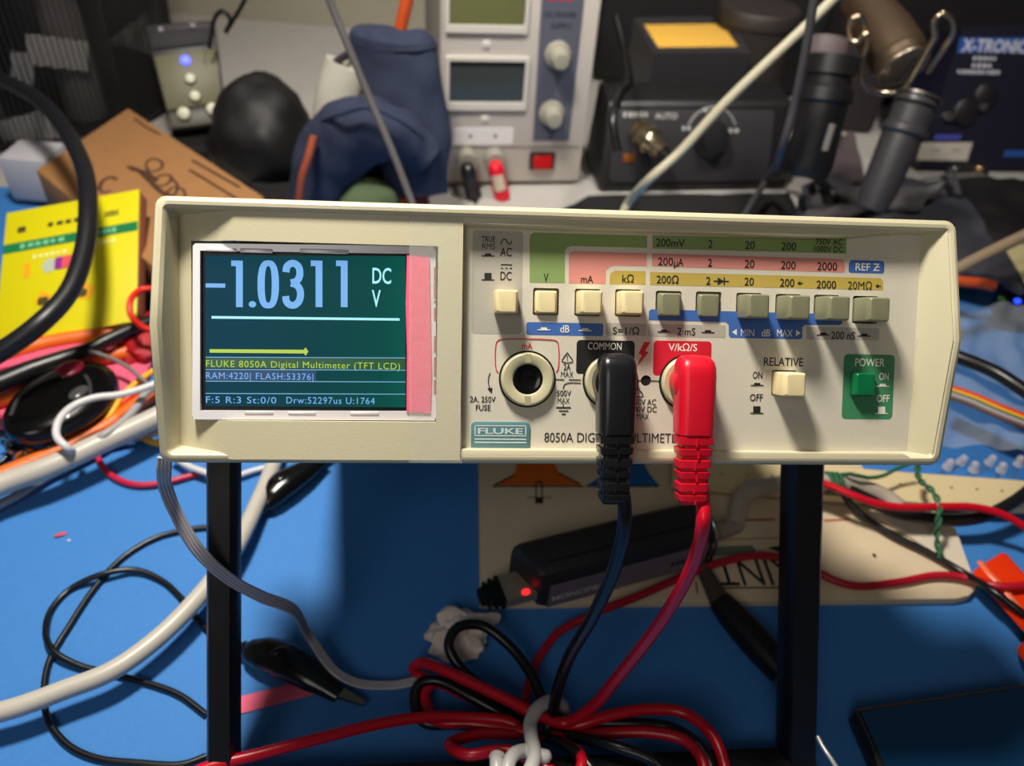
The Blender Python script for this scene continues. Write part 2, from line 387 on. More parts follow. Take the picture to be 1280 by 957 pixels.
# printed legend, all on the panel surface
INK = mat('ink_black', (28, 26, 24), .6); INKG = mat('ink_grey', (176, 171, 158), .55); INKGN = mat('ink_green', (134, 158, 92), .55)
INKPK = mat('ink_pink', (216, 140, 128), .55); INKYL = mat('ink_ochre', (186, 162, 74), .55); INKBL = mat('ink_blue', (62, 104, 176), .5)
INKRD = mat('ink_red', (206, 22, 46), .5); INKW = mat('ink_white', (232, 228, 214), .55); INKDG = mat('ink_deep_green', (62, 134, 92), .5)
INKBK = mat('ink_label_black', (22, 22, 24), .5); INKTL = mat('badge_teal', (92, 134, 140), .45); INKSM = mat('ink_maroon', (120, 40, 50), .6)
pr = MB()
def pxpoly(pts, m, n=.00004):
    pr.poly([tuple(P(x, y, n)) for x, y in pts], m)
def pxr(x0, y0, x1, y1, r, m, n=.00004, sl=.0143):
    """rounded rectangle in the panel's own frame; px corners left-top, right-bottom; sl = tilt of the rows in the photo"""
    a = P(x0, (y0+y1)/2, n); b = P(x1, (y0+y1)/2+(x1-x0)*sl, n); hh = (P((x0+x1)/2, y0, n).y-P((x0+x1)/2, y1, n).y)/2; cy = (a.y+b.y)/2
    k = .000216; rr = tuple(v*k for v in r) if isinstance(r, tuple) else r*k
    pr.poly([(p[0], p[1], n) for p in rrect(a.x, cy-hh, b.x, cy+hh, rr, 5)], m)
def ptx(s, x, y, wpx, hpx, m=INK, bold=.010, n=.00012, ax='CENTER', rot=0.0):
    if 'M' in s: bold = 0.0
    k = MF.k(x, y); pr.text(s, m, width=wpx*k, cap=hpx*k, bold=bold, at=tuple(P(x, y, n)), ax=ax, rot=rot)
pxr(590, 288, 653, 417, 5, INKG)
for (pts, m) in (((([(662, 353), (662, 296), (664, 292), (668, 290.3), (809, 294.5), (809, 309.7), (714, 307.3), (709, 309), (706.3, 313), (706, 353.8)]), INKGN)),
                 ((([(711, 354), (711, 319), (713, 315.5), (717, 313.8), (808.5, 316.8), (808.5, 332.5), (768, 331.8), (762, 333.5), (757.5, 338), (757, 354.8)]), INKPK)),
                 ((([(762, 355), (762, 344), (765, 340), (770, 338), (807, 339), (807, 355.5)]), INKYL))):
    pxpoly(pts, m)
pxpoly([(815.5, 294), (1012, 297.8), (1058, 293), (1058, 317), (815.5, 310.5)], INKGN)
pxpoly([(815, 316.5), (1052, 323.5), (1056, 327), (1056, 339), (1053, 340.5), (815, 332.5)], INKPK)
pxpoly([(812.5, 339.7), (1100, 347.5), (1104, 351), (1104, 362.5), (812.5, 356)], INKYL)
pxr(1061, 325, 1105.5, 341, (3, 3, 5, 5), INKBL)
pxr(658, 402.5, 754, 418.5, 3, INKBL)
pxpoly([(811, 389), (814, 386.3), (1048, 392.5), (1053, 396), (1053, 404), (1050, 406), (1006, 406), (1003, 409), (1003, 422), (1000, 424), (913, 422), (911, 419), (911, 406), (907, 402.5), (811, 400)], INKBL)
pxr(757.5, 403.5, 808, 419, 2, INKG); pxr(809.5, 405, 907, 420.5, 2, INKG); pxr(1008, 408.5, 1099, 424, 2, INKG)
ptx('TRUE', 610.5, 298.5, 17, 7.5); ptx('RMS', 611, 307.5, 16, 7.5); ptx('AC', 632.5, 314.5, 14.5, 11); ptx('DC', 632.5, 344.5, 14, 11)
# sine and dashed lines, button-in / button-out marks
def stroke(pts, wpx, m=INK, n=.00012, closed=False):
    pr_pts = [tuple(P(x, y, n)) for x, y in pts]; pr.strap(pr_pts, wpx*.000216, .00002, m, n=4, up=(0, 0, 1))
stroke([(626, 305), (629, 299), (632, 299.5), (635, 304), (637.5, 305), (640, 301)], 1.3)
stroke([(626, 330.5), (640, 330.9)], 1.2)
for x in (626, 631.5, 637): stroke([(x, 335), (x+3, 335.1)], 1.2)
def mark(x, y, up, m=INK, s=1.0):
    stroke([(x-8*s, y), (x+8*s, y+.2)], 1.3, m)
    if up: pxpoly([(x-4.5*s, y), (x-4.5*s, y-8.5*s), (x+4.5*s, y-8.5*s), (x+4.5*s, y)], m, .0001)
    else: pxpoly([(x-4.5*s, y), (x-3.5*s, y-3*s), (x+3.5*s, y-3*s), (x+4.5*s, y)], m, .0001)
mark(610, 319.5, 0); mark(610, 349.5, 1)
ptx('V', 682.5, 346.5, 6, 10.5); ptx('mA', 734, 348.5, 15.5, 9.5); ptx('k\u03a9', 785, 348, 14.5, 10)
ptx('dB', 706, 410.5, 11.5, 9.5, INKW, .012); mark(680, 412, 0, INKW); mark(731.5, 413, 0, INKW)
ptx('S=1/\u03a9', 782.5, 413, 33, 9)
for s, x, y, w_ in (('200mV', 838, 303, 36), ('2', 888, 304.5, 5), ('20', 937.5, 306, 12), ('200', 986, 307.5, 18.5), ('200', 832, 326.5, 19), ('\u00b5', 845, 328, 5), ('A', 851, 327.3, 6.5), ('2', 887.5, 328, 5.5), ('20', 937, 329.5, 12.5), ('200', 985.5, 331, 18.5), ('2000', 1034, 332.5, 25),
                   ('200\u03a9', 834.5, 349, 27.5), ('2', 885.5, 350.5, 5.5), ('20', 936.5, 351.5, 12), ('200', 984, 353, 18), ('2000', 1033, 355.3, 24.5), ('20M\u03a9', 1075, 356.5, 30)):
    ptx(s, x, y, w_, 9.8)
ptx('750V AC', 1036.5, 302, 34, 7.2, bold=.012); ptx('1000V DC', 1036, 311, 36, 7.2, bold=.012)
ptx('REF Z', 1084.5, 333.3, 30, 9, INKW, .012); stroke([(1094, 334), (1100, 333.5)], 1.2, INKW)
stroke([(892, 351), (911, 351.5)], 1.4); pxpoly([(897, 346.5), (905, 351.3), (897, 356)], INK, .00012); stroke([(905.3, 346.5), (905.3, 356)], 1.6)
def arrow(x, y):
    stroke([(x, y), (x+6, y+.1)], 1.4); pxpoly([(x-1, y), (x+3, y-2.6), (x+3, y+2.8)], INK, .00012)
arrow(997.5, 353.8); arrow(1095, 357.3)
mark(830, 414.7, 0); ptx('2 mS', 858, 414, 22.5, 9.5); mark(885, 415.3, 0)
pxpoly([(915, 415), (921, 411), (921, 419)], INKW, .0001); ptx('MIN', 934.5, 415.3, 16.5, 9, INKW, .012); ptx('dB', 957.5, 415.5, 11, 9, INKW, .012); ptx('MAX', 981, 415.8, 19.5, 9, INKW, .012); pxpoly([(1001, 416), (995, 412), (995, 420)], INKW, .0001)
mark(1029, 418.5, 0); ptx('200 nS', 1054, 418.8, 30, 9.5); mark(1080.5, 419.8, 0)
# jacks and their labels
stroke([(623, 465.5), (620.5, 463), (620, 430), (623, 425), (628, 424), (690, 424.6), (696, 426.5), (698, 431), (697.5, 462), (695, 465)], 1.3, INKRD)
ptx('mA', 659, 432, 13, 8, INKRD)
pxr(720.5, 424.8, 793, 467, (4, 0, 5, 5), INKBK); ptx('COMMON', 756, 432.2, 42, 9.2, INKW, .012)
pxr(816.5, 425.5, 889, 469, 5, INKRD); ptx('V/k\u03a9/S', 853.5, 433.7, 36, 9.2, INKW, .012)
pxpoly([(805.5, 427), (813, 427.5), (806.5, 438.5), (811, 440), (795.5, 458.5), (802.5, 443.5), (798, 442)], INKRD)
stroke([(709, 440.5), (702.5, 451.5), (716, 451.8), (709, 440.5)], 1.2); ptx('!', 709, 447, 1.4, 6, INK, .03)
ptx('2A', 709, 458.3, 9, 8); ptx('MAX', 709, 467.5, 15.5, 7.5)
stroke([(694, 474), (705, 474.2)], 1.2); stroke([(711, 474.3), (726, 474.6)], 1.2); stroke([(704, 486), (705.5, 481), (710, 478.5), (726, 478.6)], 1.2)
stroke([(796, 475.3), (824, 476)], 1.2)
ptx('500V', 705, 491, 18, 7.6); ptx('MAX', 704.5, 500.3, 15, 7.4)
stroke([(704, 504), (704, 509)], 1.2); stroke([(695, 509), (713.5, 509.2)], 1.6); stroke([(698.5, 513.2), (710.5, 513.3)], 1.4); stroke([(702, 517.2), (707, 517.3)], 1.6)
stroke([(612.5, 466), (610.5, 474), (611, 481), (613, 487)], 1.3); pxpoly([(609, 485), (615.5, 484.5), (614.5, 491.5)], INK, .00012)
ptx('2A. 250V', 603.5, 498.7, 32, 7.6); ptx('FUSE', 604, 509, 18.5, 7.6)
stroke([(798, 485), (792, 494.5), (804, 494.8), (798, 485)], 1.2)
ptx('750V AC', 805, 502, 30, 7.4); ptx('1000V DC', 803, 511, 36, 7.4); ptx('MAX', 803.5, 520, 15, 7.4)
ptx('8050A DIGITAL MULTIMETER', 680.5, 546, 176, 12.5, ax='LEFT', bold=.012)
ptx('RELATIVE', 979.5, 451.8, 49, 10.5); ptx('ON', 947, 468.3, 12, 8.8); mark(946.5, 481.3, 0); ptx('OFF', 945.5, 496.3, 16, 8.8); mark(946, 516, 1)
pxr(1053.5, 442.5, 1117, 523.5, 6, INKDG, sl=.012); ptx('POWER', 1087.5, 452.5, 37, 9.8, INKW, .012)
ptx('ON', 1105, 470, 12, 9, INKW, .012); mark(1103.5, 482.5, 0, INKW); ptx('OFF', 1104, 497.5, 16, 9, INKW, .012); mark(1102, 516.5, 1, INKW)
pr.build('printed_legend', panel)
# maker's badge
bd = MB(); a = P(588.5, 560, 0); b = P(662.5, 527, 0)
bd.prism(rrect(a.x, a.y, b.x, b.y, (0, 0, .0012, .0012)), 0, .0005, INKTL, bev=.0001)
def bpx(pts, m, n=.00056): bd.poly([tuple(P(x, y, n)) for x, y in pts], m)
BW = mat('badge_silver_print', (196, 214, 214), .4)
for q in (((593, 531), (658, 531.3), (658, 532.8), (593, 532.5)), ((593, 531), (594.6, 531), (594.6, 542.6), (593, 542.6)), ((656.4, 531.3), (658, 531.3), (658, 543), (656.4, 543)), ((593, 543.4), (658, 543.8), (658, 545.3), (593, 544.9)),
          ((593, 547.6), (658, 548), (658, 549.8), (593, 549.4)), ((593, 551.6), (658, 552), (658, 553.8), (593, 553.4))): bpx(q[::-1], BW)
bd.text('FLUKE', BW, width=58*.000216, cap=7.6*.000216, bold=.03, at=tuple(P(625.5, 538.3, .00058)))
tag(bd.build('name_badge', panel), 'small teal badge with silver lettering')
# buttons
IVORY = mat('ivory_button', (236, 219, 168), .35); OLIVE = mat('olive_button', (128, 128, 100), .38); GREENB = mat('green_button', (8, 112, 66), .28)
def button(x, y, m, h, hs=14.2, label=None):
    c = P(x, y, 0); k = MF.k(x, y); r = hs*k; lo = []
    prof = ((1.0, -.010), (1.0, h-.0022), (.97, h-.0012), (.86, h-.0004), (.74, h))
    for s_, n in prof:
        lo.append([(c.x+p[0], c.y+p[1], n) for p in rrect(-r*s_, -r*(s_*.5+.5), r*s_, r*(s_*.5+.5), r*.16, 3)])
    lo.append([(c.x+p[0], c.y+p[1], h+.00006) for p in rrect(-r*.55, -r*.7, r*.55, r*.7, r*.1, 3)])
    o = MB().loft(lo, m).build('push_button', dmm, ang=25)
    return tag(o, label)
names = ['ivory AC DC button', 'ivory V button pushed in', 'ivory mA button', 'ivory resistance button', 'olive range button half pushed', 'olive range button pushed in', None, None, None, None]
for (x, y, c, h), nm in zip(btn_rows, names): button(x, y+.4, IVORY if c == 'ivory' else OLIVE, h, label=nm or 'olive range button standing out')
button(980, 478.8, IVORY, .0078, 14, 'ivory relative button'); button(1076.5, 479.6, GREENB, .0026, 14, 'deep green power button')
# jacks
JB = mat('jack_ring_plastic', (196, 188, 152), .4)
for i, q in enumerate(cj):
    Mj = Matrix.Translation((q.x, q.y, 0)); j = MB()
    j.lathe([(.0042, -.009), (.0042, .0016), (.0046, .0019), (.0068, .0019), (.0073, .0015), (.0074, .0), (.0066, -.0005), (.0066, -.009), (.0042, -.009)], JB, Mj, 40)
    j.lathe([(.0079, .0), (.0079, .00025), (.0072, .0003), (.0072, 0)], BLK, Mj, 40)
    for sg in (1, -1):
        j.box((q.x, q.y+sg*.0058, .0019), (.0016, .0024, .0002), mat('jack_slot_shade', (176, 168, 134), .5))
    jk = j.build('input_jack', dmm)
    s_ = MB().lathe([(.0042, -.009), (.0042, .0013), (.0038, .0014), (.0024, .0008), (.0024, -.0085), (.0001, -.0085), (.0001, -.009)], BLKG, Mj, 32)
    s_.build('socket', jk)
fh = MB(); q = P(807.5, 475.5, 0); fh.lathe([(.0001, -.006), (.0016, -.006), (.0016, -.0003), (.0001, -.0004)], BLKM, Matrix.Translation((q.x, q.y, 0)), 20); fh.build('screw_hole', panel)

# --- display module in the left opening
SILV = mat('display_frame_white', (226, 222, 224), .28, .15); GLASS_B = mat('display_black_border', (6, 8, 10), .3, spec=.2)
dn = .0022
ds = MB()
fo = [tuple(P(x, y, dn))[:2] for x, y in ((242, 524), (543, 525.5), (545, 521), (544.5, 313), (540, 307), (244, 304), (241, 307), (240, 519))]
fi = [tuple(P(x, y, dn))[:2] for x, y in ((250, 513), (512, 514), (512, 317), (250, 313))]
ds.plate(fo, [fi], -.003, dn, SILV)
COP = mat('copper_edge_trace', (190, 120, 70), .35, .6)
for y0, y1 in ((334, 350), (352, 372), (375, 378), (384, 400), (420, 440), (446, 470), (474, 492)):
    a = P(542.3, y1, dn); b = P(545.3, y0, dn); ds.box(((a.x+b.x)/2, (a.y+b.y)/2, dn), (.0006, b.y-a.y, .0003), COP)
# folded tabs of the frame along its edges
for x0, x1, y0, y1 in ((300, 341, 311, 315.5), (258, 296, 310.5, 314), (375, 436, 312, 316), (306, 342, 513.5, 517.5), (360, 395, 514.5, 518), (438, 474, 514.5, 518.5)):
    a = P(x0, y1, dn); b = P(x1, y0, dn); ds.box(((a.x+b.x)/2, (a.y+b.y)/2, dn-.0001), (b.x-a.x, b.y-a.y, .0006), SILV, bev=.0002)
disp = ds.build('display_module', dmm)
sc = MB(); sn = .0008
def spx(pts, m, n): sc.poly([tuple(P(x, y, n)) for x, y in pts], m)
a = P(245, 517, sn); b = P(514, 310, sn)
sc.box(((a.x+b.x)/2, (a.y+b.y)/2, -.0008), (b.x-a.x, b.y-a.y, .0032), GLASS_B)
TEAL = bpy.data.materials.new('screen_teal'); TEAL.use_nodes = True
def _teal():
    nt = TEAL.node_tree; bs = nt.nodes['Principled BSDF']; bs.inputs['Base Color'].default_value = (.002, .004, .005, 1); bs.inputs['Roughness'].default_value = .35; bs.inputs['Specular IOR Level'].default_value = .08
    tc = nt.nodes.new('ShaderNodeTexCoord'); sx = nt.nodes.new('ShaderNodeSeparateXYZ'); nt.links.new(tc.outputs['Object'], sx.inputs[0])
    mr = nt.nodes.new('ShaderNodeMapRange'); mr.inputs[1].default_value = -.093; mr.inputs[2].default_value = -.040; nt.links.new(sx.outputs[0], mr.inputs[0])
    rp = nt.nodes.new('ShaderNodeValToRGB'); rp.color_ramp.elements[0].color = (lin(6), lin(62), lin(82), 1); rp.color_ramp.elements[1].color = (lin(2), lin(88), lin(76), 1)
    e = rp.color_ramp.elements.new(.55); e.color = (lin(4), lin(66), lin(72), 1); e = rp.color_ramp.elements.new(.88); e.color = (lin(2), lin(76), lin(70), 1)
    nt.links.new(mr.outputs[0], rp.inputs[0]); nt.links.new(rp.outputs[0], bs.inputs['Emission Color']); bs.inputs['Emission Strength'].default_value = .9
_teal()
spx([(257, 507), (507, 509), (507, 320), (257, 319)], TEAL, .00085)
PXB = mat('pixel_light_blue', (118, 176, 236), .3, emit=.95, spec=.2); PXC = mat('pixel_cyan_white', (168, 236, 248), .3, emit=.95); PXY = mat('pixel_yellow_green', (176, 206, 66), .3, emit=.9); PXL = mat('pixel_pale_line', (120, 170, 210), .3, emit=.9)
NB = mat('pixel_row_navy', (12, 60, 104), .3, emit=.9); NG = mat('pixel_row_green', (26, 82, 54), .3, emit=.9)
def stx(s, x, y, wpx, hpx, m, bold=0.0, n=.00095, ax='LEFT', space=1.0):
    k = MF.k(x, y); sc.text(s, m, width=wpx*k, cap=hpx*k, bold=bold, at=tuple(P(x, y, n)), ax=ax, space=space)
spx([(257, 354), (257, 359.2), (281.5, 359.4), (281.5, 354.2)][::-1], PXB, .00095)
def digit(pts, w_=9.5, closed=False):
    sc.strap([tuple(P(x, y, .00095)) for x, y in pts], w_*.0002135, .00004, PXB, n=6, up=(0, 0, 1))
def one(x):   # flagged one: stem and a short flag
    spx([(x+6, 325.5), (x+14.5, 325.8), (x+14.5, 383.8), (x+6, 383.6)][::-1], PXB, .00095); spx([(x, 325.4), (x+6.2, 325.5), (x+6.2, 332.5), (x, 332.4)][::-1], PXB, .00095)
one(289); one(388.5); one(420)
sc.prism([(P(316.5, 380.3, 0).x+.00095*math.cos(k*math.pi/8), P(316.5, 380.3, 0).y+.00085*math.sin(k*math.pi/8)) for k in range(16)], .00085, .00096, PXB)
def oval(x, y, rx, ry, w_):
    o_ = [(x+rx*math.copysign(abs(math.cos(a))**.72, math.cos(a)), y+ry*math.copysign(abs(math.sin(a))**.85, math.sin(a))) for a in [k*math.pi/24 for k in range(48)]]
    i_ = [(x+(rx-w_)*math.copysign(abs(math.cos(a))**.72, math.cos(a)), y+(ry-w_*.8)*math.copysign(abs(math.sin(a))**.85, math.sin(a))) for a in [k*math.pi/24 for k in range(48)]]
    sc.plate([tuple(P(px_, py_, .0009))[:2] for px_, py_ in o_], [[tuple(P(px_, py_, .0009))[:2] for px_, py_ in i_]], .00086, .00095, PXB)
oval(335.3, 355.3, 13.4, 30, 9)
digit([(357.5, 340), (358.5, 333.5), (363, 329.5), (368, 329.3), (373, 333), (374.8, 340), (373.8, 347), (370, 351.5), (363.8, 353.5)], 8.6)
digit([(363.8, 353.6), (370.5, 356), (374.5, 361), (375.6, 369), (373.5, 376.5), (368.5, 381), (362.5, 380.8), (358.3, 377), (357, 370)], 8.6)
stx('DC', 465.5, 343.7, 23.5, 20.5, PXC, .012); stx('V', 464.8, 372.2, 11, 22, PXC, .012)
spx([(264.5, 394.8), (499.5, 397.6), (499.5, 400.6), (264.5, 398)][::-1], PXC, .00095)
spx([(262, 436.2), (379, 437), (379, 441.6), (262, 440.6)][::-1], PXY, .00095); spx([(378, 439), (382, 434), (385.5, 439.3), (382, 444.5)][::-1], PXY, .00097)
spx([(257, 447), (507, 448.3), (507, 461), (257, 459.5)][::-1], NG, .00088); spx([(257, 462.5), (395, 463), (395, 475.5), (257, 475)][::-1], NB, .00088)
for y in (445.7, 461, 475.7, 491): spx([(257, y), (507, y+1.0), (507, y+2.0), (257, y+1.0)][::-1], PXL, .00093)
stx('FLUKE 8050A Digital Multimeter (TFT LCD)', 257.5, 453.8, 246.5, 8.8, PXY, 0.0, space=1.12)
stx('RAM:4220| FLASH:53376|', 257.5, 468.8, 135, 8.8, PXB, 0.0, space=1.12)
stx('F:5 R:3 St:0/0', 257.5, 499, 88, 8.8, PXB, 0.0, space=1.12); stx('Drw:52297us U:1764', 358, 499.6, 111, 8.8, PXB, 0.0, space=1.12)
tag(sc.build('screen', disp), 'glowing teal screen reading minus 1.0311 DC V')
PINK = mat('pink_paper', (238, 104, 134), .75, noise=.06, nscale=1200)
pk = MB(); pk.prism([tuple(P(x, y, .003))[:2] for x, y in ((508, 515), (538, 516), (539.5, 470), (538, 400), (536.5, 321.5), (508.5, 318.5), (507, 380), (508.5, 440))], .0023, .0026, PINK)
tag(pk.build('paper_strip', dmm), 'pink paper strip taped over the screen edge')
TAPE = mat('clear_tape', (236, 236, 224), .3, alpha=.10, bump=.25, bscale=420)
tpm = MB(); tpm.prism([tuple(P(x, y, NP))[:2] for x, y in ((511.5, 578), (577.5, 578.5), (574.5, 440), (573, 262), (512, 259), (511, 400))], NP+.00003, NP+.0001, TAPE)
tag(tpm.build('adhesive_tape', dmm), 'clear sticky tape across the bezel')
# ---------------------------------------------------------------- test leads plugged into the meter
def plug(lead, cx, cy, m, seed):
    """right-angle banana plug: barrel on the jack, rounded head, body hanging down, ribbed strain relief"""
    q = P(*{0: (763, 476), 1: (858, 478)}[seed], 0); c = P(cx, cy, .012); b = MB()
    b.lathe([(.0001, .0015), (.0055, .0015), (.0058, .003), (.0058, .008), (.0048, .009), (.0001, .009)], m, Matrix.Translation((q.x, q.y, 0)), 28)
    secs = []   # (v, half width, n back, n front)
    for v, hw_, n0, n1 in ((.0079, .0022, .0045, .0072), (.0077, .0033, .0038, .0088), (.0071, .0041, .0030, .0103), (.0060, .0047, .0026, .0114), (.0045, .0050, .0024, .0120), (.002, .0051, .0024, .0123), (-.006, .0050, .0024, .0123), (-.0125, .0049, .0028, .0122), (-.0135, .0049, .003, .0121)):
        r = min(hw_, (n1-n0)/2)*.5; dx = -.0000-(.0070-v)*.0; secs.append([(q.x+dx+p[0], q.y+v, p[1]) for p in rrect(-hw_, n0, hw_, n1, r, 4)])
    b.loft(secs, m)
    plg = b.build('plug', lead, ang=30)
    s = MB(); v = -.0133; secs = []
    def sec(v, k):
        t = (-.0133-v)/.0195; hw_ = (.00485-.0010*t)*k; n0 = .0036+.0005*t+(1-k)*.003; n1 = .0119-.0016*t-(1-k)*.003
        secs.append([(q.x+p[0], q.y+v, p[1]) for p in rrect(-hw_, n0, hw_, n1, .0011, 3)])
    sec(v, .8)
    for i in range(6):
        h = .0026 if i % 2 == 0 else .0022
        sec(v, .80); sec(v-.0006, .82); sec(v-.0008, 1.0); sec(v-.0008-h+.0006, 1.0-.03*(i % 2)); sec(v-.0032+.0002, .80); v -= .0032
    sec(v-.0003, .8)
    s.loft(secs, m)
    for k in range(6):   # moulding seam up the middle of each rib
        s.box((q.x+.0006*((k % 2)*2-1)*.5, q.y-.0155-.0032*k, .0119-.00035*k), (.0005, .0022, .0004), m)
    s.build('strain_relief', plg, ang=25)
    return q
RED_P = mat('red_plug_plastic', (212, 12, 40), .38); BLK_P = mat('black_plug_plastic', (22, 23, 26), .28)
def P3(x, y, n): return MF.w(*P(x, y, n))
lead_b = thing('test_lead', 'black test lead whose elbow plug sits in the jack marked COMMON', 'test lead', M=MF.M, group='test leads')
plug(lead_b, 772, 478, BLK_P, 0)
R_L = .00205
bpath = [P3(773, 597, .0078), P3(778, 612, .0068), D(781, 650, .221), D(768, 710, .232), D(740, 772, .248), D(712, 820, .264), D(697, 862, .277)] + TT([
    (689, 893, .018), (681, 912, .014), (660, 897, .010), (612, 864, .008), (577, 836, .010), (561, 806, .014), (571, 785, .016), (600, 781, .015), (638, 808, .012), (666, 846, .010), (684, 886, .010),
    (700, 902, .010), (740, 903, .012), (790, 904, .014), (838, 909, .016), (872, 930, .020), (890, 962, .020), (880, 1000, .020), (850, 985, .021), (815, 950, .021), (770, 933, .020), (720, 921, .014),
    (680, 913, .009), (640, 898, .007), (590, 871, .008), (545, 850, .008), (523, 856, .007), (519, 880, .0045), (530, 902, .004), (575, 905, .0035), (640, 908, .005), (690, 922, .012), (726, 945, .0215), (752, 975, .022), (790, 1010, .02)])
MB().tube(bpath, R_L, BLK_WIRE, 10, 7).build('cable', lead_b, world=True)
lead_r = thing('test_lead', 'red test lead whose elbow plug sits in the jack under the red label', 'test lead', M=MF.M, group='test leads')
plug(lead_r, 873, 480, RED_P, 1)
rpath = [P3(876, 600, .0078), P3(878, 616, .0066), D(879, 650, .220), D(868, 700, .230), D(846, 745, .241), D(812, 796, .254), D(772, 846, .268), D(738, 885, .279)] + TT([
    (705, 903, .016), (672, 893, .019), (640, 877, .018), (590, 853, .016), (547, 834, .014), (525, 828, .011), (517, 836, .007), (530, 847, .0045), (575, 861, .0045), (630, 884, .005), (680, 906, .009), (720, 906, .014), (765, 893, .017), (812, 886, .018), (856, 891, .019),
    (888, 916, .021), (904, 950, .021), (908, 990, .020), (896, 1010, .02), (884, 985, .020), (878, 950, .0205), (858, 926, .019), (815, 915, .017), (760, 916, .014), (705, 921, .012), (640, 911, .009), (585, 903, .008), (548, 901, .006), (534, 884, .005), (532, 864, .0055),
    (544, 853, .006), (580, 868, .004), (640, 897, .004), (700, 926, .014), (728, 950, .0225), (715, 975, .0225), (670, 952, .0215), (630, 937, .0195), (585, 943, .0195), (562, 930, .015), (600, 917, .010), (650, 915, .009), (640, 903, .0095), (575, 896, .010), (520, 897, .013), (470, 905, .0165), (400, 922, .0205), (320, 943, .0235), (262, 958, .0240), (200, 985, .022)])
MB().tube(rpath, R_L, RED_WIRE, 10, 7).build('cable', lead_r, world=True)
TIE = mat('milky_silicone', (196, 192, 188), .3)
tie = MB().tube(TT([(622, 946, .024), (621, 953, .025), (624, 972, .025), (640, 984, .026), (656, 972, .0265), (668, 946, .026), (664, 920, .0245), (663, 903, .0235), (672, 885, .0225), (690, 876, .018), (704, 884, .010), (704, 897, .005)]),
    lambda t: .0024 if t > .02 else .0029, TIE, 12, 8)
tie.tube(TT([(690, 947, .0245), (672, 943, .0245), (655, 938, .024), (641, 944, .0265), (634, 962, .027), (634, 985, .026)]), lambda t: .0023*min(1, (t/.06+.02))**.5, TIE, 12, 8)
tag(tie.build('twist_tie'), 'white rubbery twist tie wrapped around the coiled test leads', 'cable tie')

# ---------------------------------------------------------------- left side of the mat: cables, clips, scraps
wire('signal_cable', 'thick pale grey cable sweeping across the mat behind the left stand leg', TT([(-40, 899, .012), (20, 884, .012), (80, 862, .012), (140, 838, .012), (200, 795, .012), (250, 744, .012), (291, 690, .011), (322, 628, .009), (342, 580, .007), (356, 540, .006), (380, 500, .005)]), .0036, GREY_CABLE, seg=14)
wire('signal_cable', 'thick pale grey cable running under the black key fob to the left edge', TT([(-60, 634, .016), (0, 606, .016), (60, 584, .017), (130, 552, .018), (190, 524, .018), (240, 500, .018), (290, 480, .014)]), .0049, GREY_CABLE, seg=14)
wire('flat_wire', 'thin grey flat wire just below the thick cable at the left edge', TT([(-30, 644, .004), (20, 620, .004), (60, 595, .004), (110, 570, .004), (150, 548, .004), (175, 530, .005)]), .0022, mat('dim_grey_wire', (150, 150, 156), .45))
wire('wire', 'white wire curling in a loop over the black key fob', TT([(215, 470, .030), (182, 484, .030), (150, 493, .030), (118, 497, .031), (92, 507, .031), (74, 525, .031), (71, 545, .029), (85, 560, .026), (98, 566, .012)]), .0017, WHITE_WIRE)
wire('wire', 'thin grey wire crossing the orange wires beside the meter', TT([(200, 478, .022), (182, 492, .022), (168, 512, .022), (150, 530, .022), (128, 545, .022), (112, 558, .016)]), .0019, mat('mid_grey_wire', (158, 156, 158), .45))
wire('wire', 'white insulated wire ending at the red curved lead', TT([(240, 530, .008), (195, 541, .006), (155, 552, .004), (122, 562, .003)]), .0017, WHITE_WIRE)
wire('wire', 'red curved lead on the mat beneath the left bezel corner', TT([(120, 563, .003), (126, 579, .002), (144, 597, .002), (172, 606, .002), (205, 603, .002), (236, 595, .002), (256, 590, .002), (276, 588, .003)]), .0015, mat('crimson_wire', (190, 26, 62), .38))
wire('wire', 'white wire glimpsed right of the left stand leg', TT([(262, 590, .008), (290, 595, .004), (320, 587, .003), (350, 580, .003)]), .0014, WHITE_WIRE)
wire('wire', 'white wire emerging left of the leg under the meter', TT([(215, 570, .006), (235, 582, .006), (256, 590, .006), (268, 594, .006)]), .0016, WHITE_WIRE)
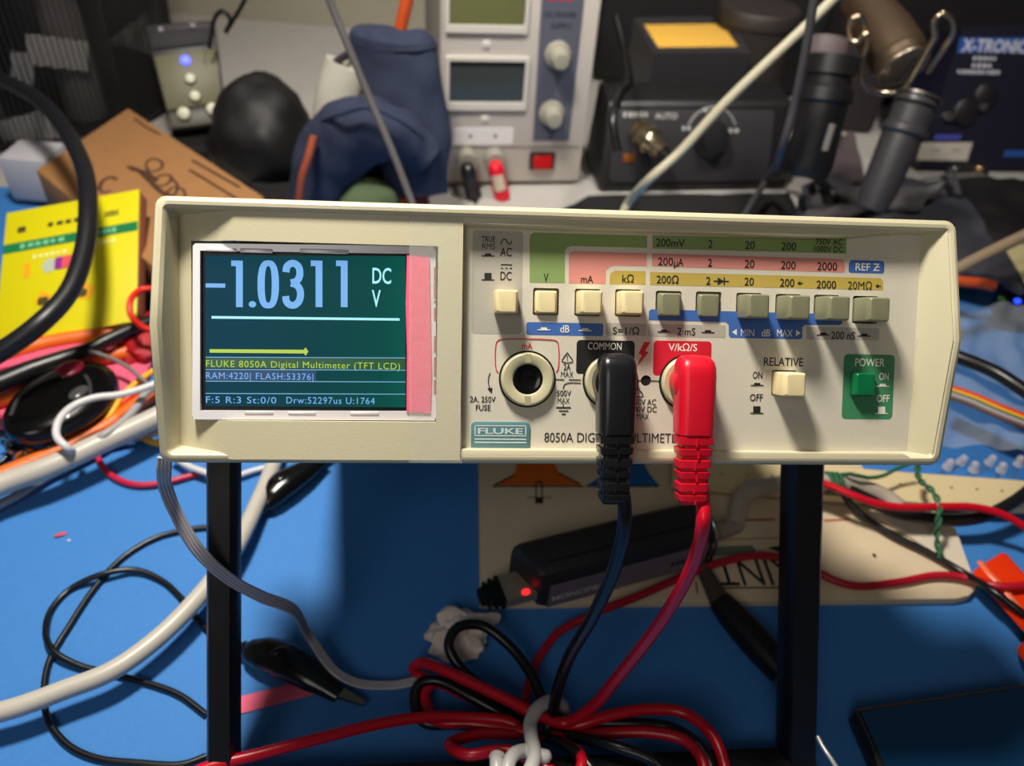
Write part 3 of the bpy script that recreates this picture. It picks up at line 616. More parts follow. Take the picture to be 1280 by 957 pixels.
# crocodile clip leads
CB = mat('black_clip_boot', (8, 8, 9), .22)
def croc(name, label, wirepts, boot, tip, tilt=0):
    t = thing(name, label, 'clip lead', loc=T(boot[0][0], boot[0][1], 0), group='crocodile clip leads')
    MB().tube(TT(wirepts), .00125, BLK_WIRE, 10, 8).build('wire', t, world=True)
    b = MB(); pts = TT(boot)
    prof = [(0, .0016), (.06, .0022), (.1, .0030), (.14, .0026), (.2, .0045), (.35, .0066), (.55, .0072), (.75, .0058), (.9, .0042), (1, .0034)]
    def rad(x):
        for (a, ra), (c_, rc) in zip(prof, prof[1:]):
            if a <= x <= c_: return ra+(rc-ra)*(x-a)/(c_-a)
        return prof[-1][1]
    b.tube(pts, rad, CB, 16, 10, flat=.72); bt = b.build('insulating_boot', t, world=True)
    g = MB(); m0 = pts[len(pts)//2]; g.blob(m0+V((0, 0, .0034)), (.0036, .0024, .0026), CB, rot=(0, 0, .5), sub=2); g.build('thumb_grip', bt, world=True)
    j = MB(); a, c_ = T(*tip[0]), T(*tip[1]); d = (c_-a)
    sd = V((-d.y, d.x, 0)).normalized()
    for z in (.0011, -.0011):
        j.loft([[a+V((0, 0, z))+sd*.0022+V((0, 0, .0004)), a+V((0, 0, z))-sd*.0022+V((0, 0, .0004)), a+V((0, 0, z))-sd*.0022-V((0, 0, .0004)), a+V((0, 0, z))+sd*.0022-V((0, 0, .0004))],
                [c_+V((0, 0, z*.4))+sd*.0009+V((0, 0, .0003)), c_+V((0, 0, z*.4))-sd*.0009+V((0, 0, .0003)), c_+V((0, 0, z*.4))-sd*.0009-V((0, 0, .0003)), c_+V((0, 0, z*.4))+sd*.0009-V((0, 0, .0003))]], mat('dull_tinned_metal', (150, 132, 108), .35, .9))
    j.build('jaw', t, world=True)
    return t
croc('crocodile_clip_lead', 'black crocodile clip lead lying over the pink paper strip, bare jaw pointing right',
     [(258, 893, .0013), (222, 867, .0013), (172, 850, .0013), (130, 840, .0013), (93, 829, .0026), (66, 812, .0040), (57, 790, .0026), (64, 762, .0013), (88, 736, .0013), (126, 718, .0040), (168, 712, .0026), (203, 726, .0013), (228, 749, .0013), (258, 786, .0013), (288, 806, .003), (300, 808, .004)],
     [(296, 807, .0045), (316, 813, .006), (350, 822, .0075), (390, 845, .007), (424, 868, .005)], ((416, 862, .0045), (456, 879, .003)))
croc('crocodile_clip_lead', 'black crocodile clip lead reaching under the meter beside the grey cable',
     [(258, 945, .0013), (228, 955, .0013), (170, 953, .0013), (120, 947, .0013), (84, 930, .0013), (60, 898, .0013), (55, 865, .0013), (62, 825, .0013), (88, 780, .0013), (118, 735, .0014), (152, 698, .0013), (195, 672, .0013), (240, 661, .0013), (280, 657, .0013), (312, 650, .002), (326, 640, .004)],
     [(322, 643, .004), (332, 628, .006), (352, 607, .008), (378, 590, .008), (405, 572, .007)], ((398, 576, .006), (436, 552, .005)))
sp = MB().strap(TT([(276, 878, .0045), (287, 884, .0012), (300, 881, .0006), (340, 871, .0004), (400, 855, .0004)]), .0068, .00025, PINK, n=6)
tag(sp.build('paper_strip'), 'pink paper strip lying on the mat by the left stand leg', 'paper strip')
tag(MB().blob(T(75, 668, .0006), (.0026, .0011, .0006), mat('red_scrap', (198, 70, 84), .6), rot=(0, 0, .55), lump=.3, sub=2).build('wire_scrap'), 'tiny red scrap of insulation alone on the blue mat', 'scrap')
tag(MB().blob(T(86, 675, .0003), (.0007, .0006, .0003), mat('white_crumb', (200, 200, 205), .6), lump=.3, sub=2).build('crumb'), 'tiny white crumb beside the red scrap on the mat', 'scrap')
# grey ribbon cable of four conductors falling from the meter
RIB = mat('grey_ribbon_cable', (172, 166, 172), .42)
rc = MB(); rp = [P3(206, 572, -.006), P3(205, 590, -.008), D(208, 612, .235), D(222, 645, .240), D(248, 688, .245), D(285, 722, .252), D(326, 745, .262), D(364, 760, .275)] + TT([(388, 797, .012), (418, 838, .008), (446, 853, .005), (490, 856, .004), (530, 850, .006), (560, 858, .004)])
RP = smooth_path(rp, 8); N = len(RP)
def tw(t):
    k = [(0, 0.1), (.12, .3), (.22, 1.2), (.32, .6), (.42, .5), (.5, 1.25), (.7, 1.35), (1, 1.3)]
    for (a, x), (b, y) in zip(k, k[1:]):
        if a <= t <= b: return x+(y-x)*(t-a)/(b-a)
    return k[-1][1]
FRM = frames_along(RP, False, None)
for q in (-1.5, -.5, .5, 1.5):
    pts = []
    for i, (p, (t, u, w_)) in enumerate(zip(RP, FRM)):
        a = tw(i/(N-1)); e = w_*math.cos(a)+u*math.sin(a); pts.append(p+e*q*.00092)
    rc.tube(pts, .00062, RIB, 8, 1, smooth=False)
tag(rc.build('ribbon_cable'), 'grey four-strand ribbon cable falling from the lower left bezel corner', 'ribbon cable')

# ---------------------------------------------------------------- the heap at the left: yellow carton, fob, orange and pink wires
ORG = mat('orange_cable_skin', (232, 108, 26), .45); PNK = mat('pink_fabric', (226, 92, 124), .8, noise=.08, nscale=400, bump=.2, bscale=1500); REDP = mat('red_fabric', (172, 4, 20), .6)
def quadsheet(c, th, m, name, label, cat, bulge=.004, seed=0, n=14, group=None):
    from mathutils import noise
    c = [V(p) for p in c]
    def fn(a, b): return (c[0]*(1-a)+c[1]*a)*(1-b)+(c[3]*(1-a)+c[2]*a)*b + V((0, 0, bulge*(noise.noise(V((a*3+seed, b*3, seed)))+.5*noise.noise(V((a*7, b*7+seed, seed)))) + bulge*.6))
    return tag(MB().sheet(fn, n, n, th, m).build(name), label, cat, group)
quadsheet(TT([(-60, 545, .004), (150, 528, .004), (215, 420, .004), (-60, 425, .004)]), .003, PNK, 'fabric_pouch', 'pink fabric pouch spread flat under the black key fob', 'pouch', .002, 3)
for nm, lab, pts, r in (
    ('cable', 'orange cable along the front edge of the yellow carton', [(-30, 454, .016), (20, 439, .016), (60, 428, .016), (110, 420, .016), (160, 416, .014), (200, 412, .012)], .0040),
    ('cable', 'orange cable between the black cable and the key fob', [(-40, 512, .012), (0, 499, .012), (35, 484, .012), (70, 463, .012), (105, 450, .012), (140, 444, .012), (165, 438, .012), (190, 430, .012)], .0038),
    ('cable', 'orange cable passing beneath the front of the key fob', [(-60, 616, .005), (0, 594, .005), (50, 574, .005), (100, 551, .006), (140, 528, .007), (180, 500, .008), (220, 478, .008)], .0040)):
    wire(nm, lab, TT(pts), r, ORG, group='orange cables in the heap')
for nm, lab, pts, wd in (
    ('strap', 'pink strap above the black cable at the left', [(-30, 462, .013), (20, 450, .014), (70, 437, .014), (120, 428, .014), (158, 422, .013)], .010),
    ('strap', 'pink strap just below the black cable', [(-30, 488, .011), (20, 478, .012), (70, 461, .012), (120, 444, .012), (160, 428, .011)], .008)):
    tag(MB().strap(TT(pts), wd, .002, PNK, n=6).build(nm), lab, 'strap', 'pink straps in the heap')
wire('cable', 'black cable crossing the pink straps to the meter edge', TT([(-40, 492, .020), (0, 479, .020), (40, 462, .021), (80, 448, .021), (110, 437, .021), (145, 420, .022), (180, 405, .022), (220, 392, .020)]), lambda t: .0062-.0026*min(1, t*1.6), mat('black_cable_sheen', (20, 20, 22), .35), seg=12)
wire('wire', 'thin grey wire branching from the black cable', TT([(100, 436, .022), (120, 441, .022), (142, 449, .021), (162, 460, .020), (178, 474, .018), (200, 490, .015)]), .0011, mat('thin_grey_wire', (120, 112, 112), .45))
tag(MB().blob(T(186, 424, .010), (.013, .020, .010), REDP, lump=.25, seed=4, sub=3).build('cloth_bundle'), 'crumpled red cloth tucked behind the left meter edge', 'cloth')
wire('wire', 'red wire loop beside the lower right carton corner', TT([(195, 360, .040), (176, 362, .040), (163, 376, .040), (164, 394, .036), (178, 408, .030), (200, 415, .026)]), .0016, mat('bright_red_wire', (222, 36, 26), .4))
YW = mat('yellow_wire_skin', (236, 176, 30), .45)
for lab, pts, m in (('yellow wire slanting beside the meter edge', [(192, 463, .014), (172, 477, .014), (152, 496, .013), (140, 515, .011), (128, 530, .008)], YW),
                    ('orange wire slanting between the yellow and red wires', [(198, 486, .014), (180, 500, .013), (160, 512, .011), (138, 528, .008)], ORG),
                    ('red wire slanting between two grey wires', [(190, 480, .012), (168, 492, .012), (148, 508, .010), (130, 526, .008)], mat('bright_red_wire', (222, 36, 26), .4)),
                    ('short yellow wire end under the thick grey cable', [(162, 533, .006), (172, 543, .005), (190, 552, .004), (215, 556, .004)], YW)):
    wire('wire', lab, TT(pts), .0016, m, group='coloured wires by the meter edge')
# yellow carton
YEL = mat('yellow_card', (216, 205, 8), .45); CARD_SIDE = mat('carton_side_shaded', (150, 84, 66), .7)  # the carton's side colour has shadow and reddish reflected light painted in
ya = T(8, 266, .045); yb = T(174, 236, .060); yd = T(-2, 432, .010); yu = (yb-ya); yn = (yd-ya).cross(yu)
YF = Frame(ya, yu, yn); wY = YF.pix(174, 236).x; hY = -YF.pix(-2, 432).y
yc = thing('printed_carton', 'bright yellow printed carton with a green band, under the black cable', 'carton', M=YF.M)
body = MB().box((wY/2, -hY/2, -.0006), (wY, hY, .0012), YEL, bev=.0005); body.box((wY/2, -hY/2, -.0055), (wY-.0006, hY-.0006, .009), CARD_SIDE, bev=.0004); body.build('carton_body', yc)
pg = MB(); GRNB = mat('carton_green_band', (8, 116, 66), .5); PUR = mat('carton_purple', (142, 40, 140), .5); YO = mat('carton_orange_print', (238, 168, 20), .5); DK = mat('carton_dark_print', (70, 62, 20), .6); PY = mat('carton_pale_print', (232, 226, 130), .6)
def ypx(pts, m, n=.0002): pg.poly([tuple(YF.pix(x, y, n)) for x, y in pts], m)
by = YF.pix(100, 295).y
pg.prism(rrect(0.0004, YF.pix(100, 295).y-.0031, wY-.0004, YF.pix(100, 295).y+.0031, 0), .0001, .0002, GRNB)
LT = mat('carton_green_text', (120, 190, 140), .6)
pg.smudge(LT, .026, .0032, (wY*.30, YF.pix(100, 295).y, .0003)); pg.smudge(LT, .016, .0036, (wY*.74, YF.pix(100, 295).y, .0003))
ym = YF.pix(100, 274).y
pg.smudge(DK, .030, .0030, (wY*.52, ym, .0003)); pg.smudge(DK, .008, .0042, (wY*.80, ym, .0003)); pg.prism(rrect(wY*.10, ym-.002, wY*.16, ym+.002, .001), .0001, .0003, DK)
pg.smudge(PY, .020, .0032, (wY*.36, by-.0085, .0003)); pg.smudge(PY, .016, .0034, (wY*.74, by-.007, .0003))
cq = YF.pix(62, 332, 0); cq2 = YF.pix(85, 328, 0)
pg.prism([(cq.x+.0040*math.cos(k*math.pi/12), cq.y+.0044*math.sin(k*math.pi/12)) for k in range(24)], .0001, .0003, mat('carton_grey_print', (178, 190, 170), .6))
pg.prism(rrect(cq.x+.003, cq.y-.0035, cq.x+.012, cq.y+.0045, .001), .0001, .0004, PUR); pg.prism(rrect(cq.x+.007, cq.y-.0035, cq.x+.013, cq.y+.0045, .001), .0001, .0005, mat('carton_pink_print', (222, 80, 90), .5))
pg.prism(rrect(wY*.17, by-.021, wY*.22, by-.012, .001), .0001, .0003, YO)
for x, y, s in ((52, 372, 9), (100, 362, 13)):
    a, b, c_, d = [YF.pix(x+dx*s, y+dy*s, .0003) for dx, dy in ((-1.0, .8), (.9, .9), (1.5, -.2), (0, -1.1))]; pg.poly([tuple(a), tuple(b), tuple(c_), tuple(d)], YO)
    e = YF.pix(x+2, y+2, .0003); pg.prism(rrect(e.x-.003, e.y-.0035, e.x+.003, e.y+.0015, .0015), .0003, .00045, DK)
pg.build('print', yc)
# black thick cable arching over the carton
wire('power_cable', 'thick black cable arching over the yellow carton and cardboard box', TT([(-60, 74, .07), (0, 98, .075), (48, 125, .08), (85, 168, .085), (106, 215, .08), (110, 268, .075), (104, 318, .068), (84, 368, .062), (48, 406, .058), (0, 440, .05), (-60, 470, .04)]), .0046, mat('black_cable_rubber', (22, 22, 27), .4), seg=16)
# key fob
FOBM = mat('fob_black', (7, 7, 8), .18); a = T(18, 556, .012); b = T(135, 468, .012); mid = (a+b)/2; d = b-a; ang = math.atan2(d.y, d.x); L = d.length/2
fob = thing('key_fob', 'glossy black oval key fob with a red button', 'key fob', M=Matrix.Translation(V((mid.x, mid.y, .012))) @ Matrix.Rotation(ang, 4, 'Z'))
secs = []
for k in range(25):
    t = -1+2*k/24; x = L*math.sin(t*math.pi/2); r = math.sqrt(max(0, 1-(x/L)**2)); hwid = .0215*r*(1+.12*x/L); h = .0075*r**.6+.0002
    secs.append([(x, hwid*math.copysign(abs(math.cos(q))**.8, math.cos(q)), h*math.copysign(abs(math.sin(q))**.7, math.sin(q))+.004) for q in [2*math.pi*j/24 for j in range(24)]])
MB().loft(secs, FOBM).build('shell', fob)
bt = MB().blob((L*.52, .0075, .0108), (.0075, .0058, .0022), mat('fob_red_button', (140, 22, 52), .3), sub=3); tag(bt.build('button', fob), 'dull red button')
sl = MB().blob((L*.0+.004, -.0095, .0108), (.0055, .0036, .0016), mat('fob_grey_button', (70, 70, 72), .2), sub=3); tag(sl.build('button', fob), 'small dark grey button')
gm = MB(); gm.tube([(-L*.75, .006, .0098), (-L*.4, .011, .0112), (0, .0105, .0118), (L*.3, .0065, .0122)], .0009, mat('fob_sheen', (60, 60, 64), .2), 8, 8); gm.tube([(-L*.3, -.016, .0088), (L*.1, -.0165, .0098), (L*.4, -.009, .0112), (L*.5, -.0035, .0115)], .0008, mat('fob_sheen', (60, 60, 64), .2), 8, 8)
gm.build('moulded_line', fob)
kr = MB()
for i, (x, y, z) in enumerate([(12, 528, .01), (8, 552, .008), (16, 562, .006), (27, 572, .005), (40, 566, .006), (60, 561, .007)]):
    c = T(x, y, z); kr.lathe([(.0022, -.0008), (.0036, -.0008), (.0036, .0008), (.0022, .0008), (.0022, -.0008)], STEEL, Matrix.Translation(c) @ Euler((.6+i, .4*i, 0)).to_matrix().to_4x4(), 16)
    if i: kr.tube([T(*p) for p in ([(12, 528, .01), (8, 552, .008), (16, 562, .006), (27, 572, .005), (40, 566, .006), (60, 561, .007)][i-1:i+1])], .0012, STEEL, 8, 4)
tag(kr.build('key_chain'), 'short bright metal chain hanging from the key fob', 'key chain')
wire('wire', 'thin dark cord curling off the key chain at the left edge', TT([(-20, 585, .002), (0, 578, .002), (16, 560, .003), (6, 540, .003), (-20, 535, .003)]), .0012, BLK_WIRE)
# ---------------------------------------------------------------- right side: boards, adapter, tools
CREAM = mat('cream_board', (216, 196, 164), .6, noise=.04, nscale=60); CREAM_E = mat('cream_board_edge', (176, 130, 84), .65)
PRK = mat('print_black', (24, 22, 22), .6); PRO = mat('print_orange', (216, 104, 20), .6); PRB = mat('print_blue', (22, 98, 172), .6); PRR = mat('print_red', (170, 40, 44), .6)
HT = .0042
BF = Frame(T(600, 757, 0), T(1000, 757, 0)-T(600, 757, 0), (0, 0, 1))
bp2 = [BF.pix(x, y, HT) for x, y in ((600, 754), (900, 751), (1196, 748), (1212, 744), (1220, 736), (1221, 727), (1212, 712), (1080, 585), (1040, 520), (598, 540))]
board = thing('printed_board', 'large cream printed board lying flat under the meter, upside-down lettering at front', 'board', M=BF.M)
b = MB(); b.prism([(p.x, p.y) for p in bp2], 0.0002, HT, CREAM, bev=.0008); b.build('board_body', board)
pg = MB(); zt = HT+.00012
def bx(pts, m, z=zt): pg.poly([tuple(BF.pix(x, y, z)) for x, y in pts], m)
def bst(pts, wpx, m, z=zt+.00006): pg.strap([tuple(BF.pix(x, y, z)) for x, y in pts], wpx*.00031, .00003, m, n=3)
bx([(620, 606), (642, 594), (646, 580), (650, 560), (690, 560), (694, 580), (700, 592), (726, 606)][::-1], PRO); bst([(616, 607.5), (730, 607.5)], 3, PRK); bst([(618, 606), (643, 593)], 3, PRK); bst([(698, 591), (726, 605)], 3, PRK)
bx([(733, 606.5), (752, 594), (757, 575), (760, 560), (800, 560), (806, 580), (812, 592), (824, 606.5)][::-1], PRB); bst([(733, 607.5), (824, 607.5)], 3, PRK)
bst([(659, 621.5), (690, 621.5)], 1.6, PRK); bst([(670, 602), (670, 624)], 2.0, PRK); bst([(677.5, 602), (677.5, 624)], 2.0, PRK); bst([(669, 602), (678.5, 602)], 3, PRK); bx([(669, 621), (679, 621), (679, 629), (669, 629)][::-1], PRK, zt+.0001)
for x0, x1 in ((905, 968), (974, 1018), (1030, 1062)): bst([(x0, 650.5), (x1, 648.8)], 3.4, PRR)
bst([(870, 675), (985, 671.5)], 1.4, PRR)
bx([(876, 684), (940, 681), (948, 691), (876, 696)][::-1], mat('board_grey_print', (112, 120, 108), .6)); bx([(958, 684), (992, 680), (992, 696)][::-1], PRK)
e = BF.pix(936, 716, zt); k = (BF.pix(937, 716, zt)-BF.pix(936, 716, zt)).length
pg.text('XINTE', PRK, width=124*k, cap=.0145, at=(e.x, e.y, zt), rot=math.pi+.02); bst([(900, 734.5), (980, 734)], 2.4, PRK); bst([(870, 727), (872, 742)], 2, PRK)
for x, y, z in ((928, 638, 2.6), (1093, 694, 3)): e = BF.pix(x, y, zt); pg.prism([(e.x+z*.0003*math.cos(a*.6), e.y+z*.0004*math.sin(a*.6)) for a in range(10)], zt, zt+.00003, PRK)
pg.build('print', board)
# white card sheet peeping out at the right of the printed board
quadsheet(TT([(1090, 640, .0052), (1216, 722, .0052), (1192, 655, .0048), (1150, 628, .0048)]), .0008, mat('white_card', (212, 200, 180), .6), 'card_sheet', 'pale card sheet sticking out right of the printed board', 'card', .0005, 5, 6)
# perforated strip
sf0, sf1 = T(840, 612, .010), T(1300, 642, .010); SFm = Frame(T(840, 612, .0055), sf1-sf0, (0, 0, 1))
LS = (sf1-sf0).length; wS = .0175; hs = []
for x, y in ((852, 590), (902, 592), (935, 593.5), (966, 594.5), (1126, 605), (1190, 609.5), (1222, 611.5), (1253, 613.5)):
    e = SFm.pix(x, y, .0045); hs.append([(e.x+.00105*math.cos(a*math.pi/8), e.y+.00085*math.sin(a*math.pi/8)) for a in range(16)])
ps = MB(); top = [SFm.pix(x, y, .0045) for x, y in ((840, 603), (1068, 622), (1240, 634), (1300, 634), (1300, 602), (1130, 590), (840, 566))]
ps.plate([(p.x, p.y) for p in top], hs, .0, .0045, mat('cream_strip', (216, 196, 152), .55)); ps.prism([(p.x*.999, p.y) for p in top], -.0004, .0002, mat('strip_underside', (90, 70, 50), .8))
tag(ps.build('perforated_strip', M=SFm.M), 'long cream strip with a row of round holes by the lower right meter corner', 'strip')

# USB adapter dongle: slanting black box, metal plug with a red lamp, ribbed cable
def lerp(a, b, t): return a*(1-t)+b*t
UZ = .0048
A0 = T(672, 764, UZ); A1 = T(884, 706, UZ); dx = (A1-A0).normalized(); dy = V((-dx.y, dx.x, 0)); LU = (A1-A0).length
UM = Matrix(((dx.x, dy.x, 0, A0.x), (dx.y, dy.y, 0, A0.y), (0, 0, 1, UZ), (0, 0, 0, 1)))
usb = thing('video_adapter', 'dark grey adapter box with faint lettering lying on the printed board', 'adapter', M=UM)
UF = Frame(A0, dx, (0, 0, 1))
DARKG = mat('adapter_dark_plastic', (40, 38, 40), .45); LITF = mat('adapter_lit_face', (120, 110, 122), .35)  # front face colour is lighter than the body: frontal light painted in
h_, dp = .0225, .021
bm_ = MB(); prof = [(0, .002), (.002, 0), (dp-.002, 0), (dp, .003), (dp, h_-.003), (dp-.003, h_), (.006, h_+.0006), (.0022, h_-.001), (0, h_-.006)]
lo = []
for x, s_ in ((-.0005, .72), (.0012, .92), (.004, 1), (LU*.45, 1.0), (LU-.004, .98), (LU, .9)): lo.append([(x+(0.006*(y/dp)*(-1) if x < .005 else 0), dp/2+(y-dp/2)*s_, h_/2+(z-h_/2)*s_) for y, z in prof])
bm_.loft(lo, DARKG); bdy = bm_.build('adapter_body', usb, ang=30)
fm = MB(); fm.hexa([(.004, -.0003, .0015), (LU-.003, -.0003, .0015), (LU-.003, .0004, .0015), (.004, .0004, .0015), (.004, -.0002, h_-.0065), (LU-.003, -.0002, h_-.0065), (LU-.003, .0004, h_-.0065), (.004, .0004, h_-.0065)], LITF)
Mf = Matrix.Translation((0, -.00045, 0)) @ Matrix.Rotation(math.pi/2, 4, 'X')
fm.text('MONOPRICE', mat('adapter_silver_print', (225, 218, 214), .4), M=Mf, width=.028, cap=.0034, bold=.01, at=(.0195, .0072, 0)); fm.smudge(mat('adapter_blue_print', (40, 40, 96), .4), .012, .0036, (LU-.014, .0085, 0), M=Mf, n=5)
tag(fm.build('label_face', bdy), 'glossy front face, painted lighter for the light on it, with small lettering')
sl_ = MB().box((LU*.5, .0065, h_+.0004), (LU*.9, .0007, .0006), BLK); sl_.build('seam', bdy)
rs = MB().tube([(LU+.0004, .0, .003), (LU+.0006, -.0005, h_*.6), (LU+.0004, .006, h_), (LU, dp*.8, h_)], .0007, STEEL, 8, 6); rs.build('end_trim', usb)
pl = MB(); Mx = Matrix.Translation((0, dp*.45, .0075))
pl.loft([[(x, dp*.40+y, .0078+z) for y, z in ((-.0062, -.0024), (.0062, -.0024), (.0062, .0024), (-.0062, .0024))] for x in (0, -.004, -.0135)], mat('plug_shell_metal', (176, 160, 142), .38, .55))
pg_ = pl.build('usb_plug', usb)
ld = MB().blob((-.0045, dp*.40-.0045, .0104), (.0017, .0012, .0008), mat('red_lamp', (255, 24, 30), .3, emit=4.0), sub=2); tag(ld.build('indicator_lamp', pg_), 'glowing red lamp')
rb = MB(); rr = [[(x, dp*.40+y*s, .0078+z*s) for y, z in ((-.0062, -.003), (.0062, -.003), (.0062, .003), (-.0062, .003))] for x, s in ((-.0133, 1.0), (-.0150, 1.0), (-.0151, .8), (-.0162, .8), (-.0163, .95), (-.0177, .93), (-.0178, .7), (-.0189, .7), (-.019, .85), (-.0203, .82), (-.0204, .6), (-.023, .5))]
rb.loft(rr, BLK); rb.build('strain_relief', usb)
rg = MB(); sec = []
x = LU
for i in range(5):
    s = 1-.09*i
    for xx, q in ((0, .8), (.0004, 1), (.0026, 1), (.003, .78), (.0042, .75)): sec.append([(x+xx, dp*.50+.0058*s*q*math.cos(a), .0080+.0048*s*q*math.sin(a)) for a in [2*math.pi*j/14 for j in range(14)]])
    x += .0042
rg.loft(sec, mat('grey_boot', (150, 138, 122), .45)); rg.build('cable_boot', usb)
cpt = [UM @ V((x-.003, dp*.50, .0080)), *TT([(930, 618, .016), (962, 608, .018), (1000, 603, .019), (1040, 603, .018), (1075, 609, .014), (1104, 620, .0115), (1124, 634, .0105)])]
cb = MB().tube(cpt, .0042, mat('adapter_cable', (172, 160, 146), .4), 14, 8); cb.build('cable', usb, world=True)
# crumpled tissue left of the adapter
quadm = MB().blob(T(575, 788, .004), (.0112, .0088, .0058), mat('tissue', (240, 222, 212), .85, bump=.4, bscale=300), rot=(0, 0, .5), lump=.75, seed=11, sub=4, freq=1.6)
quadm.strap(TT([(556, 796, .004), (545, 808, .002), (540, 818, .001)]), .0035, .0006, mat('tissue', (206, 186, 178), .85), n=4)
tag(quadm.build('tissue'), 'crumpled pale tissue behind the looped black lead', 'tissue')
# pen probe
pb = thing('probe_pen', 'black probe pen with a tapered grey end lying under the right stand leg', 'pen', loc=T(930, 790, 0))
q0, q1, q2, q3 = T(868, 690, .0085), T(900, 752, .0062), T(985, 848, .0062), T(994, 860, .0062)
MB().tube([q1, lerp(q1, q2, .3), lerp(q1, q2, .7), q2], lambda t: .0052+.0014*math.sin(t*3.1), BLK, 14, 6).build('pen_body', pb, world=True)
tag(MB().tube([q0, lerp(q0, q1, .5), q1], lambda t: .0022+.0022*t, mat('probe_grey', (70, 62, 54), .45), 12, 6).build('tapered_end', pb, world=True), 'grey brown tapered end')
tag(MB().tube([lerp(q2, q3, -.35), q3], .0058, mat('brass_band', (168, 132, 62), .3, .9), 14, 2).build('brass_band', pb, world=True), 'brass band')
# wires on the right
wire('wire', 'red wire running from under the adapter across the board to the right edge', TT([(655, 885, .006), (662, 850, .003), (676, 818, .003), (700, 789, .004), (745, 766, .007), (800, 744, .008), (850, 722, .009), (900, 703, .0085), (950, 694, .007), (1000, 703, .006), (1040, 724, .006), (1070, 732, .006), (1120, 728, .006), (1172, 719, .0065), (1210, 722, .008), (1240, 731, .013), (1266, 733, .0145), (1320, 722, .012)]), .00175, mat('wire_red_dim', (176, 14, 40), .38))
wire('wire', 'red wire arching over the strip and thick black cable at lower right', TT([(1000, 596, .022), (1030, 604, .022), (1064, 618, .022), (1095, 629, .021), (1130, 634, .021), (1180, 633, .021), (1220, 634, .021), (1254, 643, .020), (1284, 660, .017), (1330, 690, .012)]), .0018, RED_WIRE)
wire('cable', 'thick black cable dipping under the twisted green wires', TT([(1060, 612, .016), (1085, 624, .0145), (1115, 638, .013), (1150, 646, .0125), (1190, 650, .0125), (1230, 645, .014), (1262, 630, .016), (1290, 610, .017), (1340, 570, .014)]), .0030, mat('black_cable_sheen', (20, 20, 22), .35))
wire('wire', 'thin black wire slanting across the board below the green wires', TT([(1050, 606, .014), (1060, 626, .010), (1080, 645, .0078), (1115, 668, .0072), (1160, 690, .0072), (1205, 716, .008), (1240, 738, .0145), (1270, 760, .0145), (1330, 806, .008)]), .0016, BLK_WIRE)
GRN = mat('green_wire_skin', (44, 96, 66), .4)
tw1 = smooth_path(TT([(1148, 580, .026), (1147, 592, .025), (1152, 602, .024), (1166, 614, .023), (1174, 632, .022), (1173, 652, .019), (1171, 672, .013), (1176, 697, .0085)]), 10)
for sg, lb in ((0, 'twisted green wire hanging from the lower right bezel corner'), (math.pi, 'second green strand twisted with the hanging green wire')):
    Fm = frames_along(tw1); pts = [p+(u*math.cos(i*.42+sg)+w_*math.sin(i*.42+sg))*.00085 for i, (p, (t, u, w_)) in enumerate(zip(tw1, Fm))]
    tag(MB().tube(pts, .00072, GRN, 8, 1, smooth=False).build('wire'), lb, 'cable', 'twisted green pair')
tz = MB(); c0 = T(1042, 604, .0185); ax = (T(1075, 608, .016)-T(1000, 603, .019)).normalized(); Mt = axisM(c0, c0+ax); pts = []
for i in range(60): a = i*.32; pts.append(Mt @ V((.0047*math.cos(a), .0047*math.sin(a), -.004+.00013*i)))
pts += TT([(1062, 592, .024), (1085, 597, .021), (1105, 594, .020), (1120, 586, .021), (1140, 578, .023)])
tz.tube(pts, .00095, GRN, 8, 2); tag(tz.build('wire'), 'green wire wound around the grey adapter cable', 'cable')
# red-orange plier handle
OR2 = mat('orange_red_grip', (226, 52, 10), .3)
pr_ = thing('plier', 'orange-red plier grips reaching in at the right edge of the mat', 'plier', loc=T(1250, 730, 0))
def grip(c, z0, z1, nm):
    b = MB(); b.hexa([T(x, y, z0) for x, y in c]+[T(x, y, z1) for x, y in c], OR2, bev=.0022, seg=3); return b.build(nm, pr_, world=True)
g1 = grip([(1213, 715), (1320, 835), (1352, 795), (1255, 688)], .001, .0115, 'grip')
grip([(1268, 812), (1340, 900), (1380, 880), (1292, 790)], .001, .009, 'grip')
hb = MB(); hb.tube(TT([(1225, 702, .0113), (1236, 716, .0120), (1252, 732, .0122), (1285, 775, .0122)]), .0016, mat('painted_grip_highlight', (236, 110, 70), .3), 10, 6, flat=.5); hb.build('grip_highlight_strip', g1, world=True)  # lighter raised strip that paints the shine along the grip
# dark glass slab at lower right
gs = [T(1066, 886, .009), T(1300, 852, .009), T(1360, 1000, .009), T(1120, 1010, .009)]
def insetq(q, a, z=0):
    c = sum(q, V())/4; return [p+(c-p)*a+V((0, 0, z)) for p in q]
tb = thing('tablet', 'dark glass tablet lying on the mat at the lower right corner', 'tablet', loc=T(1200, 930, 0))
MB().hexa([V((p.x, p.y, .0004)) for p in gs[::-1]][::-1]+gs, mat('tablet_case', (26, 24, 26), .35), bev=.0022, seg=3).build('case', tb, world=True)
ins = insetq(gs, .07, .0002)
MB().hexa([p-V((0, 0, .0012)) for p in ins]+ins, mat('tablet_glass_reflection', (16, 66, 108), .28)).build('glass', tb, world=True)  # glass colour includes a painted blue reflection
rim = MB(); r0 = insetq(gs, .03, .0003); rim.tube([r0[0], r0[1], r0[2], r0[3]], .0005, mat('tablet_rim_metal', (120, 112, 108), .35, .8), 6, 1, closed=True, smooth=False); rim.build('rim', tb, world=True)
wire('wire', 'stiff pale wire end beside the foot of the right stand leg', TT([(1022, 920, .026), (1028, 932, .026), (1040, 950, .026), (1056, 976, .025)]), .0008, mat('bright_lead', (190, 188, 186), .3, .5))
